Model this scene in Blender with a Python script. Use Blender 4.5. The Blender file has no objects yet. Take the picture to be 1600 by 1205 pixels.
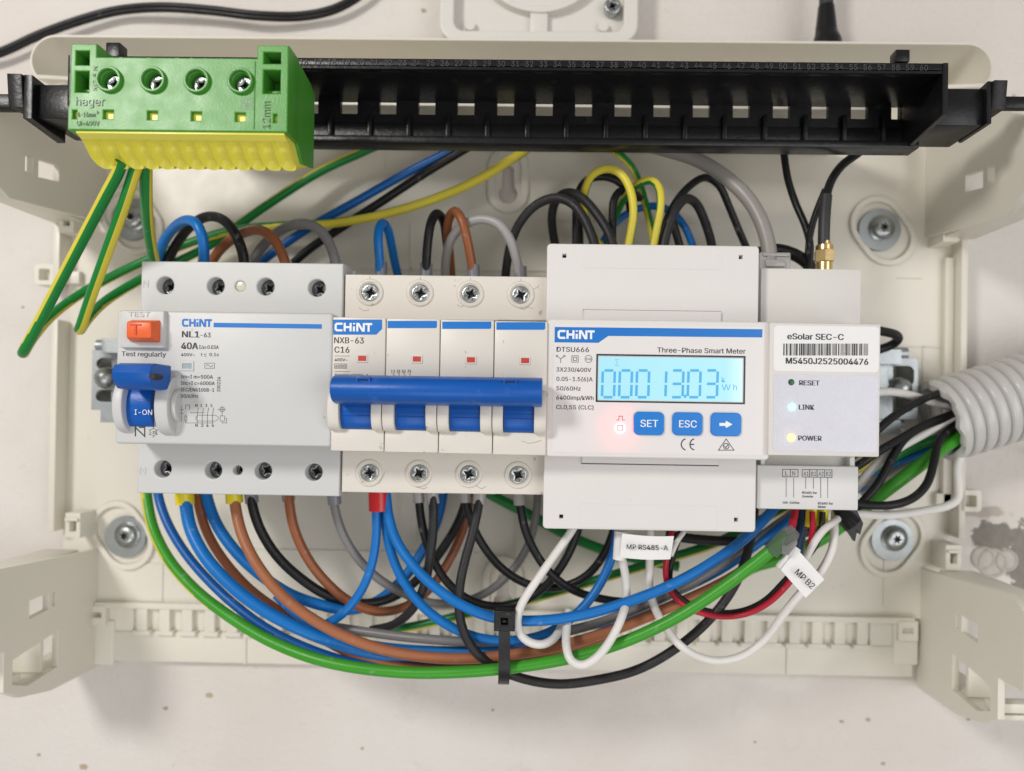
import bpy, bmesh, math, random, os
from mathutils import Vector, Matrix
random.seed(7)
sc = bpy.context.scene
COL = sc.collection
S = 0.001                                   # everything below is measured in millimetres

# ------------------------------------------------------------------ camera, light, exposure
FPX, D = 1111.0, 318.0                      # focal length in photo pixels, camera distance from the wall (mm)
PPX, PPY = 845.0, 637.0
RHO, YAW, PITCH = 0.0155, 0.0135, 0.0072
F_ = Vector((-YAW, 1.0, PITCH)).normalized()
R0 = Vector((math.cos(RHO), 0, math.sin(RHO)))
R_ = (R0 - F_ * R0.dot(F_)).normalized()
U_ = R_.cross(F_).normalized()
cam = bpy.data.cameras.new('camera')
cam.sensor_width = 36.0
cam.sensor_fit = 'HORIZONTAL'
cam.lens = 36.0 * FPX / 1600.0
cam.shift_x = -(PPX - 800.0) / 1600.0
cam.shift_y = (PPY - 602.5) / 1600.0
cam.clip_start, cam.clip_end = 0.01, 20.0
cam.dof.use_dof = True
cam.dof.focus_distance = 0.236
cam.dof.aperture_fstop = cam.lens / 3.6
camo = bpy.data.objects.new('camera', cam)
COL.objects.link(camo)
M = Matrix((( R_.x, U_.x, -F_.x), (R_.y, U_.y, -F_.y), (R_.z, U_.z, -F_.z))).to_4x4()
M.translation = Vector((0, -D * S, 0))
camo.matrix_world = M
sc.camera = camo

world = bpy.data.worlds.new('World')
sc.world = world
world.use_nodes = True
bg = world.node_tree.nodes['Background']
bg.inputs['Color'].default_value = (1.0, 0.965, 0.92, 1)
bg.inputs['Strength'].default_value = 0.32

def area(name, loc, target, size, power, col):
    l = bpy.data.lights.new(name, 'AREA')
    l.shape = 'DISK'
    l.size = size
    l.energy = power
    l.color = col
    o = bpy.data.objects.new(name, l)
    COL.objects.link(o)
    o.location = Vector(loc)
    d = Vector(target) - Vector(loc)
    o.rotation_euler = d.to_track_quat('-Z', 'Y').to_euler()
    return o
area('ceiling_lamp', (-0.44, -0.64, 0.33), (0, 0, -0.03), 0.15, 2.9, (1.0, 0.965, 0.925))
area('side_fill', (0.66, -0.95, -0.06), (0, 0, -0.04), 0.8, 3.7, (0.985, 0.985, 1.0))  # added fill from the right, lifts the bracket faces turned that way
area('low_fill', (-0.15, -1.15, -0.75), (0, 0, -0.12), 0.7, 3.0, (1.0, 0.985, 0.965))  # added soft fill from below, brightens the lower wall

vs = sc.view_settings
vs.view_transform = 'Standard'
vs.look = 'None'
vs.exposure = 0.16
vs.gamma = 1.0
vs.use_curve_mapping = False

# ------------------------------------------------------------------ photogrammetry: photo pixel + height above wall -> wall coordinates
def uv(px, py, h):
    d = F_ + R_ * ((px - PPX) / FPX) - U_ * ((py - PPY) / FPX)
    k = (D - h) / d.y
    return d.x * k, d.z * k
def W(u, v, h): return Vector((u * S, -h * S, v * S))
def P(px, py, h):
    u, v = uv(px, py, h)
    return W(u, v, h)
def rect(x0, y0, x1, y1, h):
    ym, xm = (y0 + y1) / 2, (x0 + x1) / 2
    return uv(x0, ym, h)[0], uv(x1, ym, h)[0], uv(xm, y1, h)[1], uv(xm, y0, h)[1]     # u0,u1,v0,v1
def mmpx(h): return (D - h) / FPX

# ------------------------------------------------------------------ materials
def srgb(r, g, b):
    f = lambda c: (c / 255 / 12.92) if c <= 10 else ((c / 255 + 0.055) / 1.055) ** 2.4
    return (f(r), f(g), f(b))
MATS = {}
def mat(name, col, rough=0.4, metal=0.0, var=0.06, scale=60.0, bump=0.0, bscale=900.0, spec=0.5, emit=None, estr=0.0, sss=0.0, dirt=None, dirtcol=(0.12, 0.09, 0.06), coat=0.0, rvar=0.1):
    if name in MATS: return MATS[name]
    m = bpy.data.materials.new(name)
    m.use_nodes = True
    nt = m.node_tree
    b = nt.nodes['Principled BSDF']
    tc = nt.nodes.new('ShaderNodeTexCoord')
    b.inputs['Roughness'].default_value = rough
    b.inputs['Metallic'].default_value = metal
    b.inputs['Specular IOR Level'].default_value = spec
    if coat: b.inputs['Coat Weight'].default_value = coat
    if sss:
        b.inputs['Subsurface Weight'].default_value = sss
        b.inputs['Subsurface Radius'].default_value = (1.0, 0.8, 0.6)
        b.inputs['Subsurface Scale'].default_value = 0.0015
    n = nt.nodes.new('ShaderNodeTexNoise')
    n.inputs['Scale'].default_value = scale
    n.inputs['Detail'].default_value = 6
    nt.links.new(tc.outputs['Object'], n.inputs['Vector'])
    mx = nt.nodes.new('ShaderNodeMix'); mx.data_type = 'RGBA'
    mx.inputs['A'].default_value = tuple(max(0, c * (1 - var)) for c in col) + (1,)
    mx.inputs['B'].default_value = tuple(min(1, c * (1 + var)) for c in col) + (1,)
    nt.links.new(n.outputs['Fac'], mx.inputs['Factor'])
    out = mx.outputs['Result']
    if dirt:
        n2 = nt.nodes.new('ShaderNodeTexNoise')
        n2.inputs['Scale'].default_value = dirt[0]
        n2.inputs['Detail'].default_value = 4
        n2.inputs['Roughness'].default_value = 0.65
        nt.links.new(tc.outputs['Object'], n2.inputs['Vector'])
        mr = nt.nodes.new('ShaderNodeMapRange')
        mr.inputs['From Min'].default_value = dirt[1]
        mr.inputs['From Max'].default_value = dirt[2]
        mr.inputs['To Max'].default_value = dirt[3]
        nt.links.new(n2.outputs['Fac'], mr.inputs['Value'])
        m2 = nt.nodes.new('ShaderNodeMix'); m2.data_type = 'RGBA'
        nt.links.new(mr.outputs['Result'], m2.inputs['Factor'])
        nt.links.new(out, m2.inputs['A'])
        m2.inputs['B'].default_value = dirtcol + (1,)
        out = m2.outputs['Result']
    nt.links.new(out, b.inputs['Base Color'])
    if rvar:
        n3 = nt.nodes.new('ShaderNodeTexNoise')
        n3.inputs['Scale'].default_value = 180
        n3.inputs['Detail'].default_value = 5
        nt.links.new(tc.outputs['Object'], n3.inputs['Vector'])
        mr3 = nt.nodes.new('ShaderNodeMapRange')
        mr3.inputs['To Min'].default_value = max(0.02, rough - rvar)
        mr3.inputs['To Max'].default_value = min(1, rough + rvar)
        nt.links.new(n3.outputs['Fac'], mr3.inputs['Value'])
        nt.links.new(mr3.outputs['Result'], b.inputs['Roughness'])
    if bump:
        n4 = nt.nodes.new('ShaderNodeTexNoise')
        n4.inputs['Scale'].default_value = bscale
        n4.inputs['Detail'].default_value = 3
        nt.links.new(tc.outputs['Object'], n4.inputs['Vector'])
        bp = nt.nodes.new('ShaderNodeBump')
        bp.inputs['Strength'].default_value = bump
        bp.inputs['Distance'].default_value = 0.0004
        nt.links.new(n4.outputs['Fac'], bp.inputs['Height'])
        nt.links.new(bp.outputs['Normal'], b.inputs['Normal'])
    if emit:
        b.inputs['Emission Color'].default_value = emit + (1,)
        b.inputs['Emission Strength'].default_value = estr
    MATS[name] = m
    return m

CREAM   = mat('cream_plastic', (0.735, 0.70, 0.615), 0.42, var=0.02, scale=25, bump=0.12, bscale=1500, sss=0.12, dirt=(110, 0.70, 0.76, 0.35), dirtcol=(0.35, 0.28, 0.2))
GREYPL  = mat('pale_grey_plastic', (0.57, 0.572, 0.568), 0.42, var=0.02, bump=0.15, bscale=2500, dirt=(260, 0.70, 0.76, 0.3))
WARMPL  = mat('warm_white_plastic', (0.68, 0.64, 0.58), 0.42, var=0.03, bump=0.15, bscale=2500, dirt=(210, 0.66, 0.72, 0.55))
METERPL = mat('white_plastic', (0.70, 0.675, 0.66), 0.45, var=0.015, bump=0.15, bscale=2500, dirt=(240, 0.72, 0.77, 0.35))
CTRLPL  = mat('ivory_plastic', (0.67, 0.65, 0.615), 0.45, var=0.02, bump=0.15, bscale=2500, dirt=(240, 0.72, 0.77, 0.3))
BLUEPL  = mat('blue_plastic', (0.002, 0.088, 0.40), 0.36, spec=0.35, var=0.08, bump=0.1, bscale=1800, dirt=(120, 0.62, 0.75, 0.12), dirtcol=(0.3, 0.4, 0.6))
BLUEINK = mat('blue_print', (0.01, 0.17, 0.56), 0.35, var=0.03)
BLUEBTN = mat('blue_button', (0.008, 0.19, 0.62), 0.3, var=0.03)
WHITEINK= mat('white_print', (0.82, 0.84, 0.86), 0.4, var=0.02)
INK     = mat('dark_print', (0.035, 0.035, 0.04), 0.5, var=0.1)
BLKINK  = mat('black_print', (0.02, 0.02, 0.022), 0.5, var=0.1)
ORANGE  = mat('orange_plastic', (0.78, 0.13, 0.03), 0.35, var=0.05)
REDPL   = mat('red_plastic', (0.55, 0.06, 0.04), 0.35, var=0.05)
BLACKPL = mat('black_plastic', (0.006, 0.006, 0.007), 0.32, spec=0.35, var=0.3, bump=0.2, bscale=700, dirt=(150, 0.60, 0.78, 0.05), dirtcol=(0.4, 0.38, 0.36))
BLACKEM = mat('emboss_sheen', (0.07, 0.068, 0.07), 0.3, var=0.3)  # sheen on the raised black numbers, put into a paler colour
GREENPL = mat('green_plastic', (0.058, 0.265, 0.028), 0.38, var=0.06, scale=40, bump=0.12, bscale=1500, sss=0.05)
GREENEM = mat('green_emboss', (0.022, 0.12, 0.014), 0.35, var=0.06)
YELLPL  = mat('yellow_plastic', (0.80, 0.74, 0.095), 0.38, var=0.05, scale=40, sss=0.1)
ZINC    = mat('zinc_metal', (0.40, 0.43, 0.44), 0.46, metal=1.0, var=0.12, scale=120, bump=0.2, bscale=1200)
STEEL   = mat('screw_steel', (0.40, 0.42, 0.42), 0.30, metal=1.0, var=0.15, scale=300, bump=0.3, bscale=1500)
DKSTEEL = mat('dark_screw_steel', (0.13, 0.135, 0.14), 0.32, metal=0.7, var=0.3, scale=300)
RECESS  = mat('recess_dark', (0.012, 0.012, 0.013), 0.6, var=0.1)
BRASS   = mat('gold_plating', (0.85, 0.62, 0.30), 0.22, metal=1.0, var=0.1)
PAPER   = mat('label_paper', (0.78, 0.775, 0.77), 0.5, var=0.015)
SILVER  = mat('silver_label', (0.60, 0.595, 0.66), 0.40, metal=0.15, var=0.06, scale=1400, bump=0.25, bscale=2500)
FACEPL  = mat('meter_face', (0.73, 0.705, 0.70), 0.35, var=0.012)
FERRGR  = mat('grey_ferrule', (0.19, 0.20, 0.23), 0.28, var=0.08)
FERRYE  = mat('yellow_ferrule', (0.72, 0.60, 0.01), 0.3, var=0.06)
FERRRED = mat('red_ferrule', (0.60, 0.012, 0.015), 0.25, var=0.08)
CLEARPL = mat('clear_plastic', (0.38, 0.37, 0.36), 0.18, var=0.06)
JBOX    = mat('junction_plastic', (0.68, 0.66, 0.615), 0.4, var=0.02, bump=0.1, bscale=1500)
CONDUIT = mat('conduit_plastic', (0.53, 0.52, 0.50), 0.24, var=0.04, sss=0.1)
def pvc(name, col, rough=0.36, bump=0.12): return mat(name, col, rough, spec=0.36, var=0.10, scale=90, bump=bump, bscale=900, dirt=(260, 0.63, 0.72, 0.24), dirtcol=(0.45, 0.42, 0.4))
C_BLUE  = pvc('blue_pvc', (0.004, 0.155, 0.50))
C_DBLUE = pvc('deep_blue_pvc', (0.004, 0.10, 0.36))
C_BLACK = pvc('black_pvc', (0.007, 0.007, 0.008), 0.42, 0.3)
C_SOFT  = pvc('charcoal_pvc', (0.020, 0.0195, 0.021), 0.48, 0.35)
C_BROWN = pvc('brown_pvc', (0.27, 0.088, 0.034))
C_PBROWN= pvc('pale_brown_pvc', (0.36, 0.135, 0.062))
C_GREY  = pvc('grey_pvc', (0.20, 0.195, 0.195))
C_LGREY = pvc('light_grey_pvc', (0.33, 0.32, 0.315))
C_WHITE = pvc('white_pvc', (0.74, 0.72, 0.69))
C_GREEN = pvc('green_pvc', (0.045, 0.30, 0.018))
C_DGREEN= pvc('deep_green_pvc', (0.008, 0.20, 0.035))
C_YELL  = pvc('yellow_pvc', (0.66, 0.56, 0.055))
C_RED   = pvc('red_pvc', (0.42, 0.012, 0.03))

def plaster():
    m = bpy.data.materials.new('plaster')
    m.use_nodes = True
    nt = m.node_tree; N = nt.nodes; L = nt.links
    b = N['Principled BSDF']; b.inputs['Roughness'].default_value = 0.85
    b.inputs['Specular IOR Level'].default_value = 0.25
    tc = N.new('ShaderNodeTexCoord')
    def noise(scale, det=6, rough=0.6):
        n = N.new('ShaderNodeTexNoise'); n.inputs['Scale'].default_value = scale
        n.inputs['Detail'].default_value = det; n.inputs['Roughness'].default_value = rough
        L.new(tc.outputs['Object'], n.inputs['Vector']); return n.outputs['Fac']
    def ramp(x, a, c, lo=0.0, hi=1.0):
        r = N.new('ShaderNodeMapRange'); r.interpolation_type = 'SMOOTHSTEP'
        r.inputs['From Min'].default_value = a; r.inputs['From Max'].default_value = c
        r.inputs['To Min'].default_value = lo; r.inputs['To Max'].default_value = hi
        L.new(x, r.inputs['Value']); return r.outputs['Result']
    def mix(f, a, c):
        x = N.new('ShaderNodeMix'); x.data_type = 'RGBA'
        L.new(f, x.inputs['Factor'])
        for k, s in (('A', a), ('B', c)):
            if isinstance(s, tuple): x.inputs[k].default_value = s + (1,)
            else: L.new(s, x.inputs[k])
        return x.outputs['Result']
    def math_(op, a, c):
        x = N.new('ShaderNodeMath'); x.operation = op
        for k, s in ((0, a), (1, c)):
            if isinstance(s, (int, float)): x.inputs[k].default_value = s
            else: L.new(s, x.inputs[k])
        return x.outputs[0]
    c0 = mix(ramp(noise(9, 8), 0.35, 0.65), (0.76, 0.705, 0.655), (0.82, 0.78, 0.735))
    c0 = mix(ramp(noise(26, 8, 0.65), 0.58, 0.78, 0, 0.34), c0, (0.42, 0.35, 0.27))          # faint ochre stains
    c0 = mix(ramp(noise(110, 7, 0.68), 0.655, 0.73, 0, 0.42), c0, (0.33, 0.29, 0.25))         # small specks and pits
    # bare concrete where the paint has come off, low on the right
    geo = N.new('ShaderNodeSeparateXYZ'); L.new(tc.outputs['Object'], geo.inputs[0])
    def blob(cx, cz, rx, rz):
        dx = math_('DIVIDE', math_('SUBTRACT', geo.outputs['X'], cx), rx)
        dz = math_('DIVIDE', math_('SUBTRACT', geo.outputs['Z'], cz), rz)
        d = math_('SQRT', math_('ADD', math_('MULTIPLY', dx, dx), math_('MULTIPLY', dz, dz)), 0)
        return math_('SUBTRACT', 1.25, math_('ADD', d, math_('MULTIPLY', math_('SUBTRACT', noise(110, 8, 0.7), 0.5), 2.6)))
    u1, v1 = uv(1548, 842, 0); u2, v2 = uv(1600, 880, 0); u3, v3 = uv(1530, 800, 0)
    f = math_('MAXIMUM', blob(u1 * S, v1 * S, 0.010, 0.008), blob(u2 * S, v2 * S, 0.007, 0.020))
    conc = mix(noise(300), (0.20, 0.185, 0.165), (0.36, 0.335, 0.30))
    c1 = mix(ramp(f, 0.30, 0.36), c0, conc)
    f3 = blob(u3 * S, v3 * S, 0.020, 0.003)
    c1 = mix(ramp(f3, 0.3, 0.7, 0, 0.5), c1, (0.30, 0.24, 0.18))
    L.new(c1, b.inputs['Base Color'])
    hgt = math_('ADD', math_('MULTIPLY', noise(30, 8, 0.62), 0.7), math_('MULTIPLY', ramp(noise(150, 4, 0.55), 0.65, 0.74), -0.8))
    hgt = math_('ADD', hgt, math_('MULTIPLY', noise(340, 8, 0.78), 2.3))
    hgt = math_('ADD', hgt, math_('MULTIPLY', ramp(f, 0.30, 0.36), -0.35))
    bp = N.new('ShaderNodeBump'); bp.inputs['Strength'].default_value = 0.5
    bp.inputs['Distance'].default_value = 0.0016
    L.new(hgt, bp.inputs['Height']); L.new(bp.outputs['Normal'], b.inputs['Normal'])
    return m
PLASTER = plaster()

# ------------------------------------------------------------------ mesh helpers
def new_obj(name, me, materials, parent=None):
    if not isinstance(materials, (list, tuple)): materials = [materials]
    for m_ in materials: me.materials.append(m_)
    o = bpy.data.objects.new(name, me)
    COL.objects.link(o)
    base = Vector((0, 0, 0))
    if parent is not None:
        o.parent = parent
        q = parent
        while q is not None:
            base += q.location
            q = q.parent
        me.transform(Matrix.Translation(-base))
    else:
        if len(me.vertices):
            c = sum((v.co for v in me.vertices), Vector()) / len(me.vertices)
            me.transform(Matrix.Translation(-c)); o.location = c
    for p in me.polygons: p.use_smooth = True
    me.set_sharp_from_angle(angle=math.radians(38))
    return o
def thing(name, label, cat, loc, group=None):
    o = bpy.data.objects.new(name, None); COL.objects.link(o)
    o.location = loc; o.empty_display_size = 0.01
    o['label'] = label; o['category'] = cat
    if group: o['group'] = group
    return o
def tag(o, label=None, cat=None, group=None, kind=None):
    if label: o['label'] = label
    if cat: o['category'] = cat
    if group: o['group'] = group
    if kind: o['kind'] = kind
    return o
class MB:
    """collects pieces of ONE mesh (millimetre wall coordinates)"""
    def __init__(s): s.bm = bmesh.new()
    def add(s, verts, faces, mi=0):
        vs_ = [s.bm.verts.new(v) for v in verts]
        for f in faces:
            try:
                fc = s.bm.faces.new([vs_[i] for i in f]); fc.material_index = mi
            except ValueError: pass
        return s
    def merge(s, me, mi=0):
        n0 = len(s.bm.faces)
        s.bm.from_mesh(me)
        s.bm.faces.ensure_lookup_table()
        for f in s.bm.faces[n0:]: f.material_index = mi
        bpy.data.meshes.remove(me)
        return s
    def box(s, u0, u1, v0, v1, h0, h1, bev=0.3, seg=2, mi=0, taper=0.0):
        b = bmesh.new()
        bmesh.ops.create_cube(b, size=1.0)
        for v in b.verts:
            x, y, z = v.co
            t = taper if z > 0 else 0.0
            uu = (u0 + t if x < 0 else u1 - t); vv = (v0 + t if y < 0 else v1 - t); hh = h0 if z < 0 else h1
            v.co = W(uu, vv, hh)
        bmesh.ops.recalc_face_normals(b, faces=b.faces)
        if bev > 0: bmesh.ops.bevel(b, geom=list(b.edges), offset=bev * S, segments=seg, profile=0.5, affect='EDGES', clamp_overlap=True)
        me = bpy.data.meshes.new('t'); b.to_mesh(me); b.free()
        return s.merge(me, mi)
    def pbox(s, x0, y0, x1, y1, hf, hb, bev=0.3, seg=2, mi=0, taper=0.0):
        u0, u1, v0, v1 = rect(x0, y0, x1, y1, hf)
        return s.box(u0, u1, v0, v1, hb, hf, bev, seg, mi, taper)
    def plate(s, loops, h0, h1, bev=0.0, mi=0, axis='h', res=1):
        """outline loops (first outer, others holes) extruded from h0 to h1. axis 'h': loops in (u,v); axis 'u': loops in (h,v), extruded along u"""
        cu = bpy.data.curves.new('t', 'CURVE'); cu.dimensions = '2D'; cu.fill_mode = 'BOTH'
        cu.extrude = max(0.0, abs(h1 - h0) / 2 - bev); cu.bevel_depth = bev; cu.bevel_resolution = res
        for lp in loops:
            sp = cu.splines.new('POLY'); sp.points.add(len(lp) - 1)
            for i, q in enumerate(lp): sp.points[i].co = (q[0], q[1], 0, 1)
            sp.use_cyclic_u = True
        o = bpy.data.objects.new('t', cu)
        COL.objects.link(o)
        dg = bpy.context.evaluated_depsgraph_get()
        me = bpy.data.meshes.new_from_object(o.evaluated_get(dg))
        bpy.data.objects.remove(o); bpy.data.curves.remove(cu)
        mid = (h0 + h1) / 2
        for v in me.vertices:
            x, y, z = v.co
            v.co = W(x, y, mid + z) if axis == 'h' else W(mid - z, y, x)
        return s.merge(me, mi)
    def cyl(s, u, v, h0, h1, r0, r1=None, n=28, mi=0, cap=True):
        """round piece standing out from the wall; list radii allowed via lathe"""
        return s.lathe(u, v, [(0, h0), (r0, h0), (r1 if r1 is not None else r0, h1), (0, h1)], n, mi)
    def lathe(s, u, v, prof, n=28, mi=0):
        vs_, fs = [], []
        for (r, h) in prof:
            for k in range(n):
                a = 2 * math.pi * k / n
                vs_.append(W(u + r * math.cos(a), v + r * math.sin(a), h))
        for j in range(len(prof) - 1):
            for k in range(n):
                k2 = (k + 1) % n
                fs.append((j * n + k, j * n + k2, (j + 1) * n + k2, (j + 1) * n + k))
        b = bmesh.new(); vv = [b.verts.new(x) for x in vs_]
        for f in fs: b.faces.new([vv[i] for i in f])
        bmesh.ops.remove_doubles(b, verts=b.verts, dist=1e-7)
        bmesh.ops.recalc_face_normals(b, faces=b.faces)
        me = bpy.data.meshes.new('t'); b.to_mesh(me); b.free()
        return s.merge(me, mi)
    def prism_u(s, prof, u0, u1, bev=0.0, mi=0): return s.plate([prof], u0, u1, bev, mi, axis='u')
    def tube(s, pts, r, n=14, step=1.6, mi=0, stripe=None, hw=66, closed_ends=True, samples=None):
        """pts: world vectors; r number or list per point"""
        ring, tang, rad, tt = spline(pts, r, step * S)
        vs_, fs, ms = [], [], []
        for i, (c, t) in enumerate(zip(ring, tang)):
            side = t.cross(Vector((0, 1, 0)))
            if side.length < 0.15 and i: side = last - t * last.dot(t)
            side.normalize()
            if i and side.dot(last) < -0.3 and False: side = -side
            last = side
            out = side.cross(t).normalized()
            if out.y > 0: out = -out
            for k in range(n):
                a = 2 * math.pi * k / n
                vs_.append(c + (out * math.cos(a) + side * math.sin(a)) * rad[i] * S)
        m_ = len(ring)
        for i in range(m_ - 1):
            for k in range(n):
                k2 = (k + 1) % n
                fs.append((i * n + k, i * n + k2, (i + 1) * n + k2, (i + 1) * n + k))
                if stripe:
                    f = tt[i] * (len(stripe) - 1); j = min(int(f), len(stripe) - 2)
                    ctr = stripe[j] + (stripe[j + 1] - stripe[j]) * (f - j)
                    d = ((360 * (k + 0.5) / n - ctr + 180) % 360) - 180
                    ms.append(1 if abs(d) > (hw if not isinstance(hw, (list, tuple)) else hw[0] + (hw[1] - hw[0]) * min(1, tt[i] * 3)) else 0)
                else: ms.append(mi)
        b = bmesh.new(); vv = [b.verts.new(x) for x in vs_]
        for f, q in zip(fs, ms):
            fc = b.faces.new([vv[i] for i in f]); fc.material_index = q
        b.faces.new(vv[:n]).material_index = mi
        b.faces.new(vv[-n:]).material_index = mi
        bmesh.ops.recalc_face_normals(b, faces=b.faces)
        me = bpy.data.meshes.new('t'); b.to_mesh(me); b.free()
        n0 = len(s.bm.faces)
        s.bm.from_mesh(me); bpy.data.meshes.remove(me)
        return s
    def strokes(s, polylines, w, h, mi=0, t=0.05):
        """flat printed lines of width w (mm) following polylines in (u,v); tiny real thickness"""
        for j, pl in enumerate(polylines):
            hh = h + 0.012 * (j % 5)
            closed = len(pl) > 2 and pl[0] == pl[-1]
            pp = [Vector(p) for p in (pl[:-1] if closed else pl)]
            n = len(pp); lf, rt = [], []
            for i in range(n):
                a = pp[i - 1] if (i > 0 or closed) else None
                c = pp[(i + 1) % n] if (i < n - 1 or closed) else None
                d1 = (pp[i] - a).normalized() if a is not None else None
                d2 = (c - pp[i]).normalized() if c is not None else None
                d1 = d1 or d2; d2 = d2 or d1
                nn = Vector((-(d1.y + d2.y), d1.x + d2.x))
                if nn.length < 1e-6: nn = Vector((-d1.y, d1.x))
                nn.normalize()
                k = 1 / max(0.4, nn.dot(Vector((-d1.y, d1.x))))
                lf.append(pp[i] + nn * (w / 2 * k)); rt.append(pp[i] - nn * (w / 2 * k))
            vs_ = [W(p.x, p.y, hh) for p in lf] + [W(p.x, p.y, hh) for p in rt]
            m_ = n if closed else n - 1
            for i in range(m_):
                up = Vector((0, -0.002 * (i % 3) * S, 0))
                s.add([vs_[q_] + up for q_ in (i, n + i, n + (i + 1) % n, (i + 1) % n)], [(0, 1, 2, 3)], mi)
        return s
    def poly(s, pts, h, mi=0):
        return s.add([W(p[0], p[1], h) for p in pts], [tuple(range(len(pts)))], mi)
    def done(s, name, materials, parent=None):
        me = bpy.data.meshes.new(name); s.bm.to_mesh(me); s.bm.free()
        return new_obj(name, me, materials, parent)

def spline(pts, r, step):
    n = len(pts)
    rl = list(r) if isinstance(r, (list, tuple)) else [r] * n
    if n == 2:
        pts = [pts[0], (pts[0] + pts[1]) / 2, pts[1]]; rl = [rl[0], (rl[0] + rl[1]) / 2, rl[1]]; n = 3
    ext = [pts[0] * 2 - pts[1]] + list(pts) + [pts[-1] * 2 - pts[-2]]
    out, rad = [], []
    for i in range(n - 1):
        p0, p1, p2, p3 = ext[i:i + 4]
        t0 = 0.0; t1 = t0 + max(1e-5, (p1 - p0).length) ** 0.5
        t2 = t1 + max(1e-5, (p2 - p1).length) ** 0.5; t3 = t2 + max(1e-5, (p3 - p2).length) ** 0.5
        m = max(2, int((p2 - p1).length / step))
        for j in range(m):
            t = t1 + (t2 - t1) * j / m
            a1 = p0 * ((t1 - t) / (t1 - t0)) + p1 * ((t - t0) / (t1 - t0))
            a2 = p1 * ((t2 - t) / (t2 - t1)) + p2 * ((t - t1) / (t2 - t1))
            a3 = p2 * ((t3 - t) / (t3 - t2)) + p3 * ((t - t2) / (t3 - t2))
            b1 = a1 * ((t2 - t) / (t2 - t0)) + a2 * ((t - t0) / (t2 - t0))
            b2 = a2 * ((t3 - t) / (t3 - t1)) + a3 * ((t - t1) / (t3 - t1))
            out.append(b1 * ((t2 - t) / (t2 - t1)) + b2 * ((t - t1) / (t2 - t1)))
            rad.append(rl[i] + (rl[i + 1] - rl[i]) * j / m)
    out.append(pts[-1]); rad.append(rl[-1])
    for _ in range(2):                       # relax small kinks
        q = out[:]
        for i in range(1, len(out) - 1): q[i] = out[i] * 0.5 + (out[i - 1] + out[i + 1]) * 0.25
        out = q
    tang = []
    for i in range(len(out)):
        d = out[min(i + 1, len(out) - 1)] - out[max(i - 1, 0)]
        tang.append(d.normalized())
    L = [0.0]
    for i in range(1, len(out)): L.append(L[-1] + (out[i] - out[i - 1]).length)
    return out, tang, rad, [l / max(L[-1], 1e-9) for l in L]

def circ(u, v, r, n=28, a0=0.0): return [(u + r * math.cos(a0 + 2 * math.pi * k / n), v + r * math.sin(a0 + 2 * math.pi * k / n)) for k in range(n)]
def rrect(u0, u1, v0, v1, r, n=5):
    pts = []
    for (cx, cy, a) in ((u1 - r, v1 - r, 0), (u0 + r, v1 - r, 90), (u0 + r, v0 + r, 180), (u1 - r, v0 + r, 270)):
        for k in range(n + 1):
            t = math.radians(a + 90 * k / n)
            pts.append((cx + r * math.cos(t), cy + r * math.sin(t)))
    return pts
def quad(u0, u1, v0, v1): return [(u0, v0), (u1, v0), (u1, v1), (u0, v1)]
def prect(x0, y0, x1, y1, h): return quad(*rect(x0, y0, x1, y1, h))

try: FONT = bpy.data.fonts.load(os.path.join(bpy.utils.system_resource('DATAFILES'), 'fonts', 'Inter.woff2'))   # Blender's own interface font
except Exception: FONT = None
_cap = None
def raw_text(s, bold=0.0, res=3):
    cu = bpy.data.curves.new('t', 'FONT'); cu.body = s; cu.size = 20.0; cu.resolution_u = res
    if FONT: cu.font = FONT; bold = 0.0
    cu.offset = bold
    o = bpy.data.objects.new('t', cu); COL.objects.link(o)
    dg = bpy.context.evaluated_depsgraph_get()
    me = bpy.data.meshes.new_from_object(o.evaluated_get(dg))
    bpy.data.objects.remove(o); bpy.data.curves.remove(cu)
    return me
def text(mb, s, x0, x1, yb, cap, h, bold=0.012, mi=0, rot=0, ext=0.0):
    text1(mb, s, x0, x1, yb, cap, h, bold, mi, rot, ext)
    if not ext and bold > 0:                  # struck twice, a hair apart, for the weight of the print
        d_ = cap * (0.05 if bold < .015 else 0.11)
        if rot == 90: text1(mb, s, x0 - d_, x1 - d_, yb, cap, h + .012, bold, mi, rot, ext)
        else: text1(mb, s, x0 + d_, x1 + d_, yb + (d_ * .5 if rot else 0), cap, h + .012, bold, mi, rot, ext)
    return mb
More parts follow.
